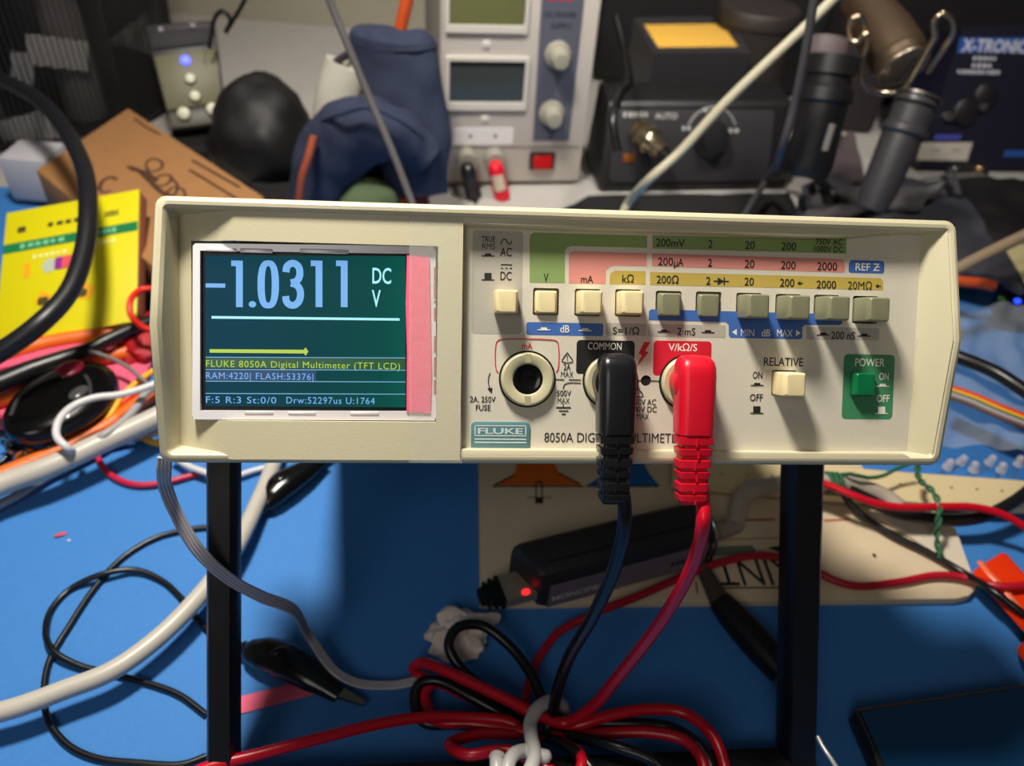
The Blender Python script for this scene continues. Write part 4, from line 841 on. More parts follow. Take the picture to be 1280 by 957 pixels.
# clear plastic bag with clear LEDs in front of it
BAG = mat('clear_plastic_film', (206, 214, 226), .22, alpha=.13, bump=.9, bscale=90)
quadsheet(TT([(1150, 556, .012), (1330, 590, .012), (1330, 390, .014), (1165, 390, .014)]), .0003, BAG, 'plastic_bag', 'crinkled clear plastic bag on the mat right of the meter', 'bag', .010, 8, 26)
CLR = mat('clear_led_resin', (214, 210, 214), .12, spec=.8, alpha=.4); PINM = mat('tinned_pin', (186, 178, 172), .3, .8)
for i, (x, y) in enumerate(((1188, 578), (1205, 573), (1219, 581), (1241, 573), (1254, 582), (1276, 574))):
    t = thing('led', ['clear LED nearest the bezel corner in the row at right', 'clear LED second from the bezel corner', 'clear LED third from the bezel corner, nearer the strip', 'clear LED third from the right edge', 'clear LED second from the right edge, nearer the strip', 'clear LED at the right edge of the photo'][i], 'LED', M=Matrix.Translation(T(x, y, .016)) @ Euler((.12*math.sin(i*2), .12*math.cos(i*3), i*1.1)).to_matrix().to_4x4() @ Matrix.Scale(.82, 4), group='clear LEDs')
    MB().lathe([(.0001, -.0045), (.0029, -.0045), (.0029, -.0036), (.0024, -.0036), (.0024, .0006), (.0021, .0016), (.0013, .0024), (.0001, .0027)], CLR, None, 16).build('lens', t)
    l2 = MB()
    for s in (-.0012, .0012): MB().box((s, 0, -.0095), (.0005, .0005, .011), PINM).build('pin', t)
# rainbow ribbon, black cable
rb0 = [T(1180, 487, .024), T(1215, 499, .026), T(1245, 512, .027), T(1278, 525, .027), T(1340, 548, .024)]
RB0 = smooth_path(rb0, 8); FR = frames_along(RB0); rn = MB()
for i, (nm, c) in enumerate((('brown', (96, 62, 44)), ('grey', (128, 122, 124)), ('pale', (186, 176, 178)), ('navy', (36, 40, 86)), ('green', (38, 110, 60)), ('yellow', (226, 190, 30)), ('orange', (232, 110, 24)), ('red', (196, 40, 24)))):
    rn.tube([p - w_*(i-3.5)*.0015*(1 if w_.y < 0 else -1) + u*.0003*math.sin(i) for p, (t, u, w_) in zip(RB0, FR)], .00085, mat('ribbon_'+nm, c, .45), 8, 1, smooth=False)
tag(rn.build('rainbow_ribbon_cable'), 'rainbow ribbon cable coming out from behind the meter at right', 'ribbon cable')
wire('cable', 'black cable above the rainbow ribbon at the right edge', TT([(1170, 437, .03), (1200, 447, .032), (1240, 463, .033), (1270, 481, .033), (1340, 530, .03)]), .0038, BLK_WIRE)
wire('cable', 'orange cable end behind the upper right of the meter', TT([(1150, 344, .03), (1195, 351, .03), (1225, 354, .03), (1242, 357, .029)]), .0034, mat('dim_orange_cable', (206, 82, 34), .45))
wire('cable', 'beige cable rising to the right edge above the orange cable', TT([(1150, 360, .045), (1195, 337, .05), (1240, 314, .055), (1290, 290, .06), (1340, 268, .062)]), .0036, mat('dim_beige_cable', (150, 130, 108), .45))
# small gadget with a blue light, pale box at the edge
ga = thing('network_dongle', 'small black gadget with glowing blue and green lamps at the right edge', 'gadget', loc=T(1270, 385, 0))
MB().hexa([T(x, y, .0) for x, y in ((1236, 402), (1320, 410), (1320, 372), (1246, 368))]+[T(x, y, .012) for x, y in ((1240, 396), (1320, 404), (1320, 370), (1250, 364))], BLK, bev=.001).build('gadget_case', ga, world=True)
tag(MB().blob(T(1272, 376, .0135), (.0023, .0020, .0015), mat('blue_lamp', (40, 70, 255), .3, emit=2.5), sub=2).build('lamp', ga, world=True), 'glowing blue lamp')
tag(MB().blob(T(1252, 373, .0135), (.0024, .0022, .0012), mat('green_lamp', (70, 120, 50), .3, emit=.25), sub=2).build('lamp', ga, world=True), 'dim green lamp')
tag(MB().hexa([T(x, y, .0) for x, y in ((1262, 318), (1300, 372), (1380, 360), (1340, 318))]+[T(x, y, .03) for x, y in ((1252, 304), (1283, 358), (1380, 350), (1340, 304))], mat('pale_olive_box', (176, 166, 122), .6), bev=.001).build('small_box'), 'small pale olive box cut off by the right edge', 'box')
# ---------------------------------------------------------------- back of the desk
def vframe(a, b): u = V(b)-V(a); u.z = 0; return Frame(V((a.x, a.y, 0)), u, V((u.y, -u.x, 0)))
# power supply
PF = vframe(T(550, 232), T(723, 230)); PSU_W = PF.pix(723, 230).x; PSU_H = .168
SHELL = mat('supply_grey_plastic', (188, 180, 172), .5); SHELL2 = mat('supply_pale_border', (200, 194, 186), .5); SLATE = mat('supply_slate_panel', (84, 86, 100), .5)
psu = thing('bench_power_supply', 'grey bench power supply with two displays standing behind the meter', 'power supply', M=PF.M)
pb_ = MB(); pb_.box((PSU_W/2, PSU_H/2+.003, -.105), (PSU_W-.004, PSU_H-.008, .19), mat('supply_case_metal', (150, 146, 142), .5), bev=.002)
pb_.build('case', psu)
fp = MB(); fp.prism(rrect(0, .002, PSU_W, PSU_H, .004), -.012, -.0004, SHELL, bev=.0015)
e0 = PF.pix(553, 184).y
fp.box((PSU_W/2, e0, -.0002), (PSU_W*.94, .0007, .0008), mat('supply_seam', (110, 100, 98), .6))
front = fp.build('front_panel', psu)
def pq(x0, y0, x1, y1, n=0.0): a = PF.pix(x0, y1, n); b = PF.pix(x1, y0, n); return a.x, a.y, b.x, b.y
sp_ = MB(); a = PF.pix(666, 175); b = PF.pix(711, 175); c = PF.pix(729, 0); d = PF.pix(676, 0)
sp_.prism([(a.x, a.y), (b.x, b.y), (c.x+.0006, PSU_H-.004), (d.x, PSU_H-.004)], -.0004, .0004, SLATE)
TXD = mat('supply_dark_print', (44, 42, 52), .6); RDT = mat('supply_red_print', (190, 40, 60), .5)
for s, x, y, w_, h in (('DC POWER', 701, 18, 40, 5), ('SUPPLY', 702, 32, 27, 5)): e = PF.pix(x, y); k = PF.k(x, y); sp_.text(s, TXD, width=w_*k, cap=h*k*1.3, at=(e.x, e.y, .0006), bold=.02)
e = PF.pix(703, 0); sp_.smudge(RDT, .018, .008, (e.x, e.y+.003, .0006), n=3)
tag(sp_.build('control_strip', front), 'slate grey control strip')
for (x0, y0, x1, y1, col, lb) in ((561, -40, 660, 30, (92, 96, 58), 'olive display window'), (561, 76, 657, 127, (58, 62, 60), 'dark display window')):
    f = MB(); X0, Y0, X1, Y1 = pq(x0-5, y0-5, x1+5, y1+9); f.plate(rrect(X0, Y0, X1, min(Y1, PSU_H-.003), .0015, 3), [rrect(*pq(x0, y0, x1, y1)[:3], min(pq(x0, y0, x1, y1)[3], PSU_H-.006), .0004, 2)], -.0006, .0022, SHELL2)
    fr = f.build('display_frame', front); X0, Y0, X1, Y1 = pq(x0, y0, x1, y1); Y1 = min(Y1, PSU_H-.006)
    g = MB(); g.box(((X0+X1)/2, (Y0+Y1)/2, -.0002), (X1-X0, Y1-Y0, .0008), mat('lcd_'+lb, col, .12)); tag(g.build('display_window', fr), lb)
for x, y in ((608, 56), (606, 149)):
    e = PF.pix(x, y); MB().lathe([(.0001, 0), (.0032, 0), (.0032, .0006), (.0018, .0012), (.0001, .0014)], SHELL2, Matrix.Translation((e.x, e.y, -.0004)), 16).build('screw_cap', front)
KN = mat('supply_knob', (150, 146, 132), .45)
for x, y in ((698, 70), (690, 143)):
    e = PF.pix(x, y, .004); MB().lathe([(.0001, 0), (.0092, 0), (.0092, .003), (.0084, .0036), (.0068, .004), (.0060, .014), (.0052, .0152), (.0001, .0155)], KN, Matrix.Translation((e.x, e.y, .0004)), 28).build('knob', front)
st = MB(); X0, Y0, X1, Y1 = pq(567, 160, 642, 181); st.prism(rrect(X0, Y0, X1, Y1, .0006), -.0004, .0001, mat('sticker_white', (214, 208, 208), .6))
for x in (588, 619): e = PF.pix(x, 170); st.prism([(e.x+.0016*math.cos(a*.785), e.y+.0016*math.sin(a*.785)) for a in range(8)], .0001, .0002, mat('sticker_mark', (120, 120, 128), .6))
tag(st.build('sticker', front), 'white label sticker with two small marks')
sw = MB(); X0, Y0, X1, Y1 = pq(661, 190, 694, 211); sw.prism(rrect(X0, Y0, X1, Y1, .0008), -.0004, .0018, BLK, bev=.0005); sw2 = sw.build('rocker_switch', front)
m2 = MB(); m2.hexa([(X0+.0025, Y0+.002, .0015), (X1-.0025, Y0+.002, .0015), (X1-.0025, Y1-.002, .0015), (X0+.0025, Y1-.002, .0015), (X0+.0025, Y0+.002, .0045), (X1-.0025, Y0+.002, .0045), (X1-.0025, Y1-.002, .0022), (X0+.0025, Y1-.002, .0022)], mat('rocker_red', (176, 14, 16), .25), bev=.0004)
tag(m2.build('rocker', sw2), 'red rocker')
for i, (x, y) in enumerate(((584, 201), (619, 201))):
    e = PF.pix(x, y, .006); MB().lathe([(.0001, 0), (.0082, 0), (.0082, .004), (.0076, .0048), (.0076, .0095), (.0070, .0105), (.0001, .0105)], mat('terminal_grey', (138, 134, 124), .45), Matrix.Translation((e.x, e.y, .0)), 24).build('terminal_post', front)
    w0 = PF.w(e.x, e.y-.003, .010)
    t = thing('banana_plug_lead', ['black banana plug lead hanging from the power supply terminal', 'red banana plug lead hanging from the power supply terminal'][i], 'lead', loc=w0, group='power supply leads')
    m = (BLK_P, RED_P)[i]
    px = ((585, 212), (588, 228), (592, 244)) if i == 0 else ((620, 210), (623, 226), (628, 246))
    q = [w0] + [PF.w(*PF.pix(a_, b_, .018).xy, .018) for a_, b_ in px]
    MB().tube(q, lambda s: .0050+.0012*s, m, 14, 6).build('plug', t, world=True)
    if i: tag(MB().tube([q[1]*.6+q[2]*.4+V((0, -.002, .001)), q[2]*.55+q[3]*.45+V((0, -.002, .001))], .0048, mat('plug_pale_sleeve', (206, 190, 170), .5), 12, 3).build('sleeve', t, world=True), 'pale sleeve')
    z1 = q[-1]; MB().tube([z1, z1+V((.004, -.012, -.006)), V((z1.x+.012, z1.y-.04, .003)), V((z1.x+.03, z1.y-.09, .002))], .0022, (BLK_WIRE, RED_WIRE)[i], 10, 6).build('wire', t, world=True)

# soldering station with sponge tray
SS = vframe(T(748, 240), T(985, 236)); SW = SS.pix(985, 236).x
STB = mat('station_black', (22, 21, 23), .45); STG = mat('station_dark_grey', (44, 42, 46), .5); PRW = mat('station_print', (176, 174, 172), .6)
so = thing('soldering_station', 'black soldering station with a metal socket, right of the power supply', 'soldering station', M=SS.M)
ht = .062
MB().hexa([(0, 0, -.055), (SW, 0, -.055), (SW, 0, .0), (0, 0, .0), (0.004, ht+.004, -.055), (SW-.004, ht+.004, -.055), (SW-.004, ht, -.022), (.004, ht, -.022)], STB, bev=.004, seg=3).build('case', so)
tl = math.atan2(.022, ht)
FS = Frame(SS.w(0, 0, .0006), SS.u, SS.n*math.cos(tl)+V((0, 0, 1))*math.sin(tl)); Ms = SS.M.inverted() @ FS.M
fpn = MB(); fa = FS.pix(762, 228); fb = FS.pix(970, 130)
fpn.prism(rrect(fa.x, fa.y, fb.x, min(fb.y, .06), .004), 0, .0012, STG, M=Ms, bev=.0005)
def fst(s, x, y, wpx, cap): e = FS.pix(x, y); k = FS.k(x, y); fpn.text(s, PRW, M=Ms, width=wpx*k, cap=cap, at=(e.x, e.y, .0014), bold=.02)
e = FS.pix(795, 143); fpn.smudge(PRW, 33*FS.k(795, 143), .0042, (e.x, e.y, .0014), M=Ms, n=5); fst('AUTO', 832, 144.5, 28, .0042); 
for x_, y_, w__, n_ in ((858, 160, 12, 2), (917, 163, 14, 2), (883, 137, 9, 1)): e = FS.pix(x_, y_); fpn.smudge(PRW, w__*FS.k(x_, y_), .0032, (e.x, e.y, .0014), M=Ms, n=n_)
kc = FS.pix(888, 168); pa = [(kc.x+.020*math.cos(math.radians(a)), kc.y+.020*math.sin(math.radians(a)), .0014) for a in range(20, 161, 10)]
fpn.tube(pa, .0005, PRW, 6, 2, M=Ms)
fpn2 = fpn.build('front_panel', so)
kb = MB().lathe([(.0001, 0), (.014, 0), (.014, .004), (.012, .006), (.010, .013), (.0001, .014)], STB, Ms @ Matrix.Translation((kc.x, kc.y-.003, .0012)), 28); kb.build('dial', so)
cq = FS.pix(800, 163, .004); soc = MB(); Mc = Ms @ Matrix.Translation((cq.x, cq.y, .001)) @ Euler((math.radians(28), math.radians(25), 0)).to_matrix().to_4x4()
SOCM = mat('nickel_socket', (176, 160, 130), .25, .95)
soc.lathe([(.0001, 0), (.0095, 0), (.0095, .005), (.0085, .0055), (.0085, .008), (.0098, .0085), (.0098, .015), (.0085, .0155), (.0072, .018), (.0072, .024), (.0062, .025), (.0062, .031), (.0001, .031)], SOCM, Mc, 28); tag(soc.build('socket', so), 'shiny metal cable socket')
sc2 = MB().lathe([(.0001, .030), (.0052, .030), (.0048, .040), (.0001, .041)], BLK, Mc, 20); sc2.build('plug_boot', so)
e = FS.pix(785, 197); ol = MB().box((e.x, e.y, .0016), (.009, .0065, .0016), mat('dim_orange_lamp', (120, 62, 14), .4), bev=.0005); ol.bm.transform(Ms); tag(ol.build('lamp_window', so), 'dim orange lamp window')
# sponge tray
zt2 = .078
tray = thing('sponge_tray', 'black iron rest with a raised sponge well behind the station', 'sponge tray', loc=T(860, 60, 0))
to = [T(x, y, zt2) for x, y in ((818, 66), (938, 66), (912, 20), (792, 22))]; ti = [T(x, y, zt2) for x, y in ((823, 59), (924, 58), (903, 28), (804, 29))]
tb_ = MB(); lw = [V((p.x, p.y, .0)) for p in to]
tb_.loft([lw, [p-V((0, 0, .002)) for p in to], to, [p*.4+q*.6 for p, q in zip(to, ti)], ti, [p-V((0, 0, .010)) for p in ti]], STG, cap1=True); tb_.build('tray_body', tray, world=True, ang=30)
sg = MB(); sg.hexa([p-V((0, 0, .010)) for p in ti]+[p-V((0, 0, .0008)) for p in ti], mat('yellow_sponge', (214, 166, 64), .9, noise=.12, nscale=500, bump=.6, bscale=900), bev=.0008)
tag(sg.build('cleaning_sponge'), 'yellow cleaning sponge set in the black tray', 'sponge')
# dark round tin behind
c = T(930, 48, .060); tn = MB().lathe([(.0001, -.060), (.034, -.060), (.034, .022), (.0355, .023), (.0355, .033), (.034, .035), (.0001, .036)], mat('dark_brown_tin', (44, 38, 36), .55), Matrix.Translation(V((c.x+.002, c.y-.022, .060))), 40)
tag(tn.build('round_tin'), 'dark brown round tin to the right of the sponge', 'tin')
# dark equipment cases filling the back right
CASE = mat('dark_case', (17, 15, 19), .7, noise=.2, nscale=40)
def rbox(name, label, cat, x0, x1, Y0, Y1, h, m, bev=.006, rz=0.0):
    return tag(MB().box(((x0+x1)/2, (Y0+Y1)/2, h/2), (x1-x0, Y1-Y0, h), m, bev=bev, seg=3).build(name), label, cat)
xr = Yp(740, 60, .86).x
rbox('equipment_case', 'big black equipment case standing against the wall at right', 'case', xr, .95, .80, .892, .42, CASE)
# hot air and iron holder
COPB = mat('iron_holder_brown_metal', (84, 68, 52), .5, .6); WIRE_M = mat('holder_wire_chrome', (196, 176, 150), .2, 1.0)
YH = .56
ih = thing('iron_holder', 'metal barrel iron holder with a looped chrome wire stand, right background', 'iron holder', loc=V((Yp(1120, 100, YH).x, YH, 0)))
a, b_ = Yp(1078, -4, YH+.035), Yp(1130, 84, YH-.02); Mh = axisM(a, b_); Lh = (b_-a).length
MB().lathe([(.0001, 0), (.0150, 0), (.0155, Lh*.3), (.0180, Lh*.55), (.0185, Lh*.86), (.0175, Lh*.88), (.0165, Lh*.93), (.0168, Lh)], COPB, Mh, 30).lathe([(.0168, Lh-.0002), (.0166, Lh+.0006), (.012, Lh+.0016), (.0001, Lh+.002)], mat('holder_end_cap', (150, 140, 128), .35, .7), Mh, 30).build('barrel', ih, world=True)
sl2 = MB(); sl2.box((0, 0, Lh+.002), (.0022, .021, .0012), STEEL); sl2.bm.transform(Mh); sl2.build('slot_bar', ih, world=True)
ws = MB().tube(YY([(1079, 48, YH-.02), (1080, 30, YH-.02), (1075, 21, YH-.02), (1066, 23, YH-.02), (1062, 36, YH-.02), (1064, 50, YH-.022), (1072, 52, YH-.024), (1082, 42, YH-.024), (1084, 55, YH-.025), (1077, 78, YH-.025), (1078, 100, YH-.026), (1090, 114, YH-.027), (1110, 116, YH-.028), (1128, 112, YH-.03), (1146, 86, YH-.03), (1160, 62, YH-.03), (1169, 45, YH-.03), (1168, 26, YH-.03), (1178, 17, YH-.03), (1188, 22, YH-.03), (1191, 42, YH-.028), (1178, 62, YH-.026), (1160, 90, YH-.02)]), .0019, WIRE_M, 10, 6)
ws.build('wire_stand', ih, world=True)
sb = MB(); q = Yp(1128, 112, YH-.02); sb.tube([q, V((q.x, q.y, .004))], .003, BLK, 10, 2, smooth=False); sb.lathe([(.0001, 0), (.035, 0), (.035, .006), (.032, .008), (.0001, .008)], BLKM, Matrix.Translation((q.x, q.y+.01, 0)), 30); sb.build('stand_base', ih, world=True)
# tool handles
hs_ = thing('soldering_iron', 'grey ribbed iron handle leaning below the chrome wire stand', 'soldering iron', loc=T(1105, 230, 0))
a, b_ = Yp(1150, 118, .49), Yp(1088, 262, .46); Mh = axisM(a, b_); Lh = (b_-a).length
HG = mat('handle_dark_grey', (52, 51, 54), .4)
MB().lathe([(.0001, 0), (.0110, 0), (.0125, .002), (.0125, Lh*.08), (.0105, Lh*.10), (.0125, Lh*.12), (.0120, Lh*.26), (.0138, Lh*.28), (.0138, Lh*.33), (.0115, Lh*.36), (.0110, Lh*.8), (.009, Lh), (.0001, Lh)], HG, Mh, 28).build('handle', hs_, world=True)
MB().lathe([(.0124, Lh*.0), (.0138, Lh*.004), (.0138, Lh*.028), (.0124, Lh*.032)], mat('collar_metal', (120, 116, 112), .3, .9), Mh, 28).build('collar', hs_, world=True)
hk = thing('desoldering_tool', 'black tool with a stepped barrel standing left of the grey iron handle', 'tool', loc=T(1020, 220, 0))
a, b_ = Yp(1042, 70, .53), Yp(1008, 222, .50); Mh = axisM(a, b_); Lh = (b_-a).length
MB().lathe([(.0001, 0), (.016, 0), (.0165, Lh*.15), (.0145, Lh*.17), (.0145, Lh*.24), (.017, Lh*.26), (.0175, Lh*.36), (.0155, Lh*.39), (.015, Lh*.9), (.012, Lh), (.0001, Lh)], mat('tool_black', (20, 20, 22), .4), Mh, 28).build('barrel', hk, world=True)
bq = MB(); q0_, q1_ = Yp(1041, 155, .49), Yp(1031, 188, .485); bq.tube([q0_, q1_], .0022, mat('tool_button_grey', (110, 106, 104), .4), 10, 3); bq.build('release_button', hk, world=True)
qd = MB(); qd.tube([Yp(1035, 50, .545), Yp(1030, 72, .54), Yp(1026, 95, .54)], .0135, mat('dusty_mauve_plastic', (92, 80, 82), .6), 16, 4); qd.build('plunger_cap', hk, world=True)
# navy station at the far right
XF0 = vframe(T(1140, 214), T(1330, 214)); tl = math.radians(24)
XF = Frame(XF0.o, XF0.u, XF0.n*math.cos(tl)+V((0, 0, 1))*math.sin(tl))
NAVY = mat('station_navy', (20, 19, 36), .45); XBL = mat('station_blue_print', (34, 76, 148), .5); XW = mat('station_white_print', (190, 190, 200), .5)
xs = thing('rework_station', 'dark navy station with a blue and white name strip at the upper right edge', 'rework station', M=XF.M)
c0, c1, c2, c3 = [XF.pix(x, y) for x, y in ((1148, 210), (1330, 214), (1330, 30), (1204, 34))]
MB().loft([[(p.x, p.y, z) for p in (c0, c1, c2, c3)] for z in (-.07, -.004, 0)], NAVY).build('case', xs)
pp = MB()
def xr_(x0, y0, x1, y1, m, n=.0004): pp.poly([tuple(XF.pix(x, y, n)) for x, y in ((x0, y1), (x1, y1), (x1+4, y0), (x0+4, y0))], m)
xr_(1196, 47, 1330, 66, XBL)
def xt(s, x, y, wpx, hpx, m, ax='CENTER', shear=0.0): e = XF.pix(x, y, .0007); k = XF.k(x, y); pp.text(s, m, width=wpx*k, cap=hpx*k*1.25, at=tuple(e), ax=ax, bold=.03, shear=shear)
xt('X-TRONIC', 1202, 56, 84, 11, XW, 'LEFT', .15); 
for x_, y_, w__, n_ in ((1232, 73, 31, 5), (1228, 82, 26, 4), (1224, 90, 54, 9)): e = XF.pix(x_, y_, .0007); pp.smudge(XW, w__*XF.k(x_, y_), .0034, tuple(e), n=n_, seed=y_)
xr_(1166, 168, 1199, 175, mat('station_blue_dim', (60, 66, 150), .5)); xr_(1253, 188, 1330, 196, XBL)
pp.build('print', xs)
for x, y, r, m in ((1184, 146, .0042, STEEL), (1226, 133, .0042, STEEL), (1205, 140, .011, STB), (1230, 120, .010, STB)):
    e = XF.pix(x, y); MB().lathe([(.0001, 0), (r, 0), (r, .003), (r*.8, .0045), (.0001, .005)], m, Matrix.Translation((e.x, e.y, 0)), 20).build('knob', xs)
lb = MB(); lb.poly([tuple(XF.pix(x, y, .0008)) for x, y in ((1145, 200), (1209, 201), (1216, 178), (1152, 178))], mat('label_off_white', (176, 168, 158), .6))
for x, w_ in ((1170, 14), (1196, 18)): e = XF.pix(x, 188, .001); lb.smudge(mat('label_grey_print', (140, 124, 118), .6), .009, .003, tuple(e), n=3, seed=x)
tag(lb.build('label_sticker', xs), 'off-white label sticker')
for x, col in ((1191, (170, 168, 164)), (1222, (214, 170, 120))):
    tag(MB().lathe([(.0001, 0), (.0032, 0), (.0032, .004), (.0022, .0055), (.0001, .006)], mat('glint_metal_%d' % x, col, .2, .9), Matrix.Translation(T(x, 216, .018)), 14).build('metal_stud'), {1191: 'silver metal stud in front of the navy station', 1222: 'brass metal stud in front of the navy station'}[x], 'stud')
tag(MB().box(T(1207, 219, .009), (.03, .012, .018), BLKM, bev=.002).build('terminal_block'), 'small black block carrying the two metal studs', 'block')
wire('cable', 'grey cable arching in front of the navy station', TT([(1110, 244, .012), (1145, 232, .02), (1185, 224, .026), (1225, 223, .026), (1250, 236, .022), (1275, 255, .015), (1320, 275, .008)]), .0040, mat('dull_grey_cable', (92, 90, 88), .5))
# dark folded antistatic bag / cloth
CLOTH = mat('dark_grey_cloth', (52, 52, 60), .6, bump=.3, bscale=200)
quadsheet(TT([(985, 300, .016), (1270, 380, .016), (1190, 232, .022), (1000, 248, .020)]), .004, CLOTH, 'folded_cloth', 'dark grey folded cloth behind the upper right of the meter', 'cloth', .010, 21, 20)
quadsheet(TT([(1000, 282, .030), (1150, 262, .034), (1180, 236, .034), (1020, 244, .028)]), .003, mat('grey_cloth_edge', (66, 64, 66), .6), 'folded_cloth', 'grey cloth fold lying on top of the dark folded cloth', 'cloth', .008, 31, 16)
quadsheet(TT([(1200, 300, .012), (1330, 350, .012), (1330, 240, .02), (1168, 232, .020)]), .006, mat('black_soft_case', (14, 13, 15), .55, bump=.3, bscale=150), 'soft_case', 'black soft case under the grey arched cable at right', 'case', .006, 17, 14)
quadsheet(TT([(1020, 246, .006), (1085, 250, .006), (1066, 168, .02), (1044, 172, .02)]), .004, mat('mauve_cloth', (74, 62, 66), .8), 'cloth_scrap', 'dusty mauve cloth scrap between the two tool handles', 'cloth', .004, 41, 10)
wire('cable', 'pale cable running diagonally up past the soldering station', [T(770, 290, .03), T(784, 256, .035), *YY([(812, 224, .455), (850, 190, .46), (905, 130, .465), (960, 77, .47), (1010, 30, .475), (1050, -10, .48), (1090, -50, .485)])], .0029, mat('ivory_cable_dim', (176, 170, 146), .45), seg=12)
wire('cable', 'thin dark grey cable falling in front of the desoldering tool', [*YY([(1024, -30, .44), (1016, 10, .44), (1006, 70, .44), (993, 130, .44), (978, 185, .44)]), T(958, 225, .03), T(935, 262, .02), T(915, 300, .01)], .0024, mat('charcoal_cable', (64, 62, 66), .5))
wire('cable', 'black cable hooked behind the socket of the soldering station', YY([(772, 190, .50), (766, 150, .51), (776, 118, .53), (786, 104, .55), (780, 60, .58), (770, 20, .6)]), .0028, BLK_WIRE)
wire('cable', 'dark cable in front of the soldering station to the grey cloth', TT([(1060, 262, .03), (1040, 242, .04), (1020, 222, .04), (985, 216, .02), (960, 222, .01)]), .0030, BLK_WIRE)

# blue denim pouch with pale contents
DEN = mat('navy_denim', (36, 44, 68), .85, noise=.12, nscale=150, bump=.5, bscale=900)
YD = .50
dp_ = thing('denim_pouch', 'navy denim pouch slumped against the left side of the power supply', 'pouch', loc=V((Yp(470, 220, YD).x, YD, 0)))
def cyl(pts, rx, m, flat, seg=36, n=12, parent=None, name='x', amp=.0045, sd=0):
    from mathutils import noise
    b = MB().tube(pts, rx, m, seg, n, flat=flat); b.bm.normal_update()
    for v in b.bm.verts:
        q = v.co; d = amp*(noise.noise(V((q.x*38+sd, q.y*38, q.z*16)))+.6*noise.noise(V((q.x*95, q.y*95+sd, q.z*45))))
        v.co = q+v.normal*d
    return b.build(name, parent, world=True)
def seg_r(tab):
    def f(t):
        for (a, x), (b, y) in zip(tab, tab[1:]):
            if a <= t <= b: return x+(y-x)*(t-a)/(b-a)
        return tab[-1][1]
    return f
cyl(YY([(521, 240, YD), (517, 190, YD+.005), (507, 130, YD+.012), (497, 75, YD+.018), (494, 56, YD+.02), (494, 44, YD+.02), (494, 37, YD+.02)]), seg_r([(0, .022), (.2, .025), (.5, .0265), (.7, .027), (.83, .0255), (.92, .020), (.97, .013), (1, .003)]), DEN, .6, parent=dp_, name='upper_fold')
cyl(YY([(392, 262, YD-.01), (412, 200, YD-.01), (446, 166, YD-.012), (492, 166, YD-.012), (534, 200, YD-.01)]), seg_r([(0, .018), (.25, .022), (.5, .022), (.8, .019), (1, .015)]), DEN, .75, parent=dp_, name='front_fold')
sm = MB().tube(YY([(403, 150, YD-.022), (425, 142, YD-.032), (462, 134, YD-.034), (500, 150, YD-.036), (530, 172, YD-.03)]), .0016, mat('denim_seam', (38, 46, 72), .9), 8, 6); sm.build('seam', dp_, world=True)
MB().blob(Yp(470, 226, YD+.02), (.040, .012, .030), mat('gap_shade_black', (9, 8, 12), .9), sub=3).build('gap_shade', dp_, world=True)  # black blob added for the shade in the gap under the flap
cb_ = MB().tube(YY([(396, 205, YD+.01), (398, 160, YD+.01), (404, 110, YD+.012), (418, 80, YD+.014), (438, 66, YD+.014)]), .0024, mat('dark_hem', (34, 30, 40), .8), 8, 6); cb_.build('hem', dp_, world=True)
pw = MB(); pw.tube(YY([(418, 165, YD+.012), (424, 120, YD+.016), (436, 82, YD+.02)]), .0155, mat('pale_cloth', (176, 172, 160), .7), 18, 5, flat=.8)
tag(pw.build('bottle'), 'pale grey bottle sticking out of the denim pouch', 'bottle')
pw = MB(); pw.tube(YY([(446, 160, YD+.018), (448, 120, YD+.020), (452, 74, YD+.022)]), .0085, mat('white_paper_roll', (190, 184, 170), .7), 16, 4)
tag(pw.build('paper_roll'), 'slim white roll beside the pale bottle in the pouch', 'roll')
tag(MB().blob(T(463, 255, .018), (.021, .018, .018), mat('moss_green_sponge', (82, 98, 68), .85, bump=.4, bscale=400), lump=.15, seed=2).build('green_ball'), 'moss green scouring ball peeping over the top of the meter', 'ball')
tag(MB().blob(T(497, 254, .014), (.008, .006, .007), mat('orange_cap', (206, 84, 28), .4), lump=.2, seed=5, sub=2).build('plastic_scrap'), 'small orange plastic scrap at the foot of the denim pouch', 'scrap')
tag(MB().blob(T(526, 252, .012), (.007, .006, .009), mat('dark_red_bit', (120, 14, 34), .5), lump=.25, seed=6, sub=2).build('cloth_bit'), 'dark red cloth bit left of the power supply foot', 'cloth')
wire('orange_stick', 'orange stick standing up behind the denim pouch', YY([(497, 60, YD+.05), (502, 30, YD+.05), (509, 0, YD+.05), (516, -30, YD+.05)]), .0042, mat('dim_orange_cable', (206, 82, 34), .45), cat='stick')
wire('cord', 'orange brown cord down the left side of the denim pouch', YY([(392, 170, YD-.03), (386, 195, YD-.034), (378, 220, YD-.036), (374, 250, YD-.036)]), .0026, mat('rust_cord', (156, 74, 44), .6), cat='cord')
wire('cable', 'thin grey cable falling from the top to the middle of the meter', YY([(398, -40, .43), (412, 0, .43), (437, 62, .425), (462, 122, .42), (490, 188, .41), (514, 250, .40), (528, 290, .39)]) + [V((Yp(528, 290, .39).x+.006, .37, .02)), V((Yp(528, 290, .39).x+.012, .345, .004))], .0021, mat('charcoal_cable_light', (84, 82, 84), .45))
wire('cable', 'thin black cable looping right of the grey stomp box', YY([(262, 60, .60), (270, 20, .60), (280, 14, .60), (288, 26, .60), (282, 40, .60), (296, 18, .60), (304, 4, .60), (310, -10, .60)]), .0016, BLK_WIRE)
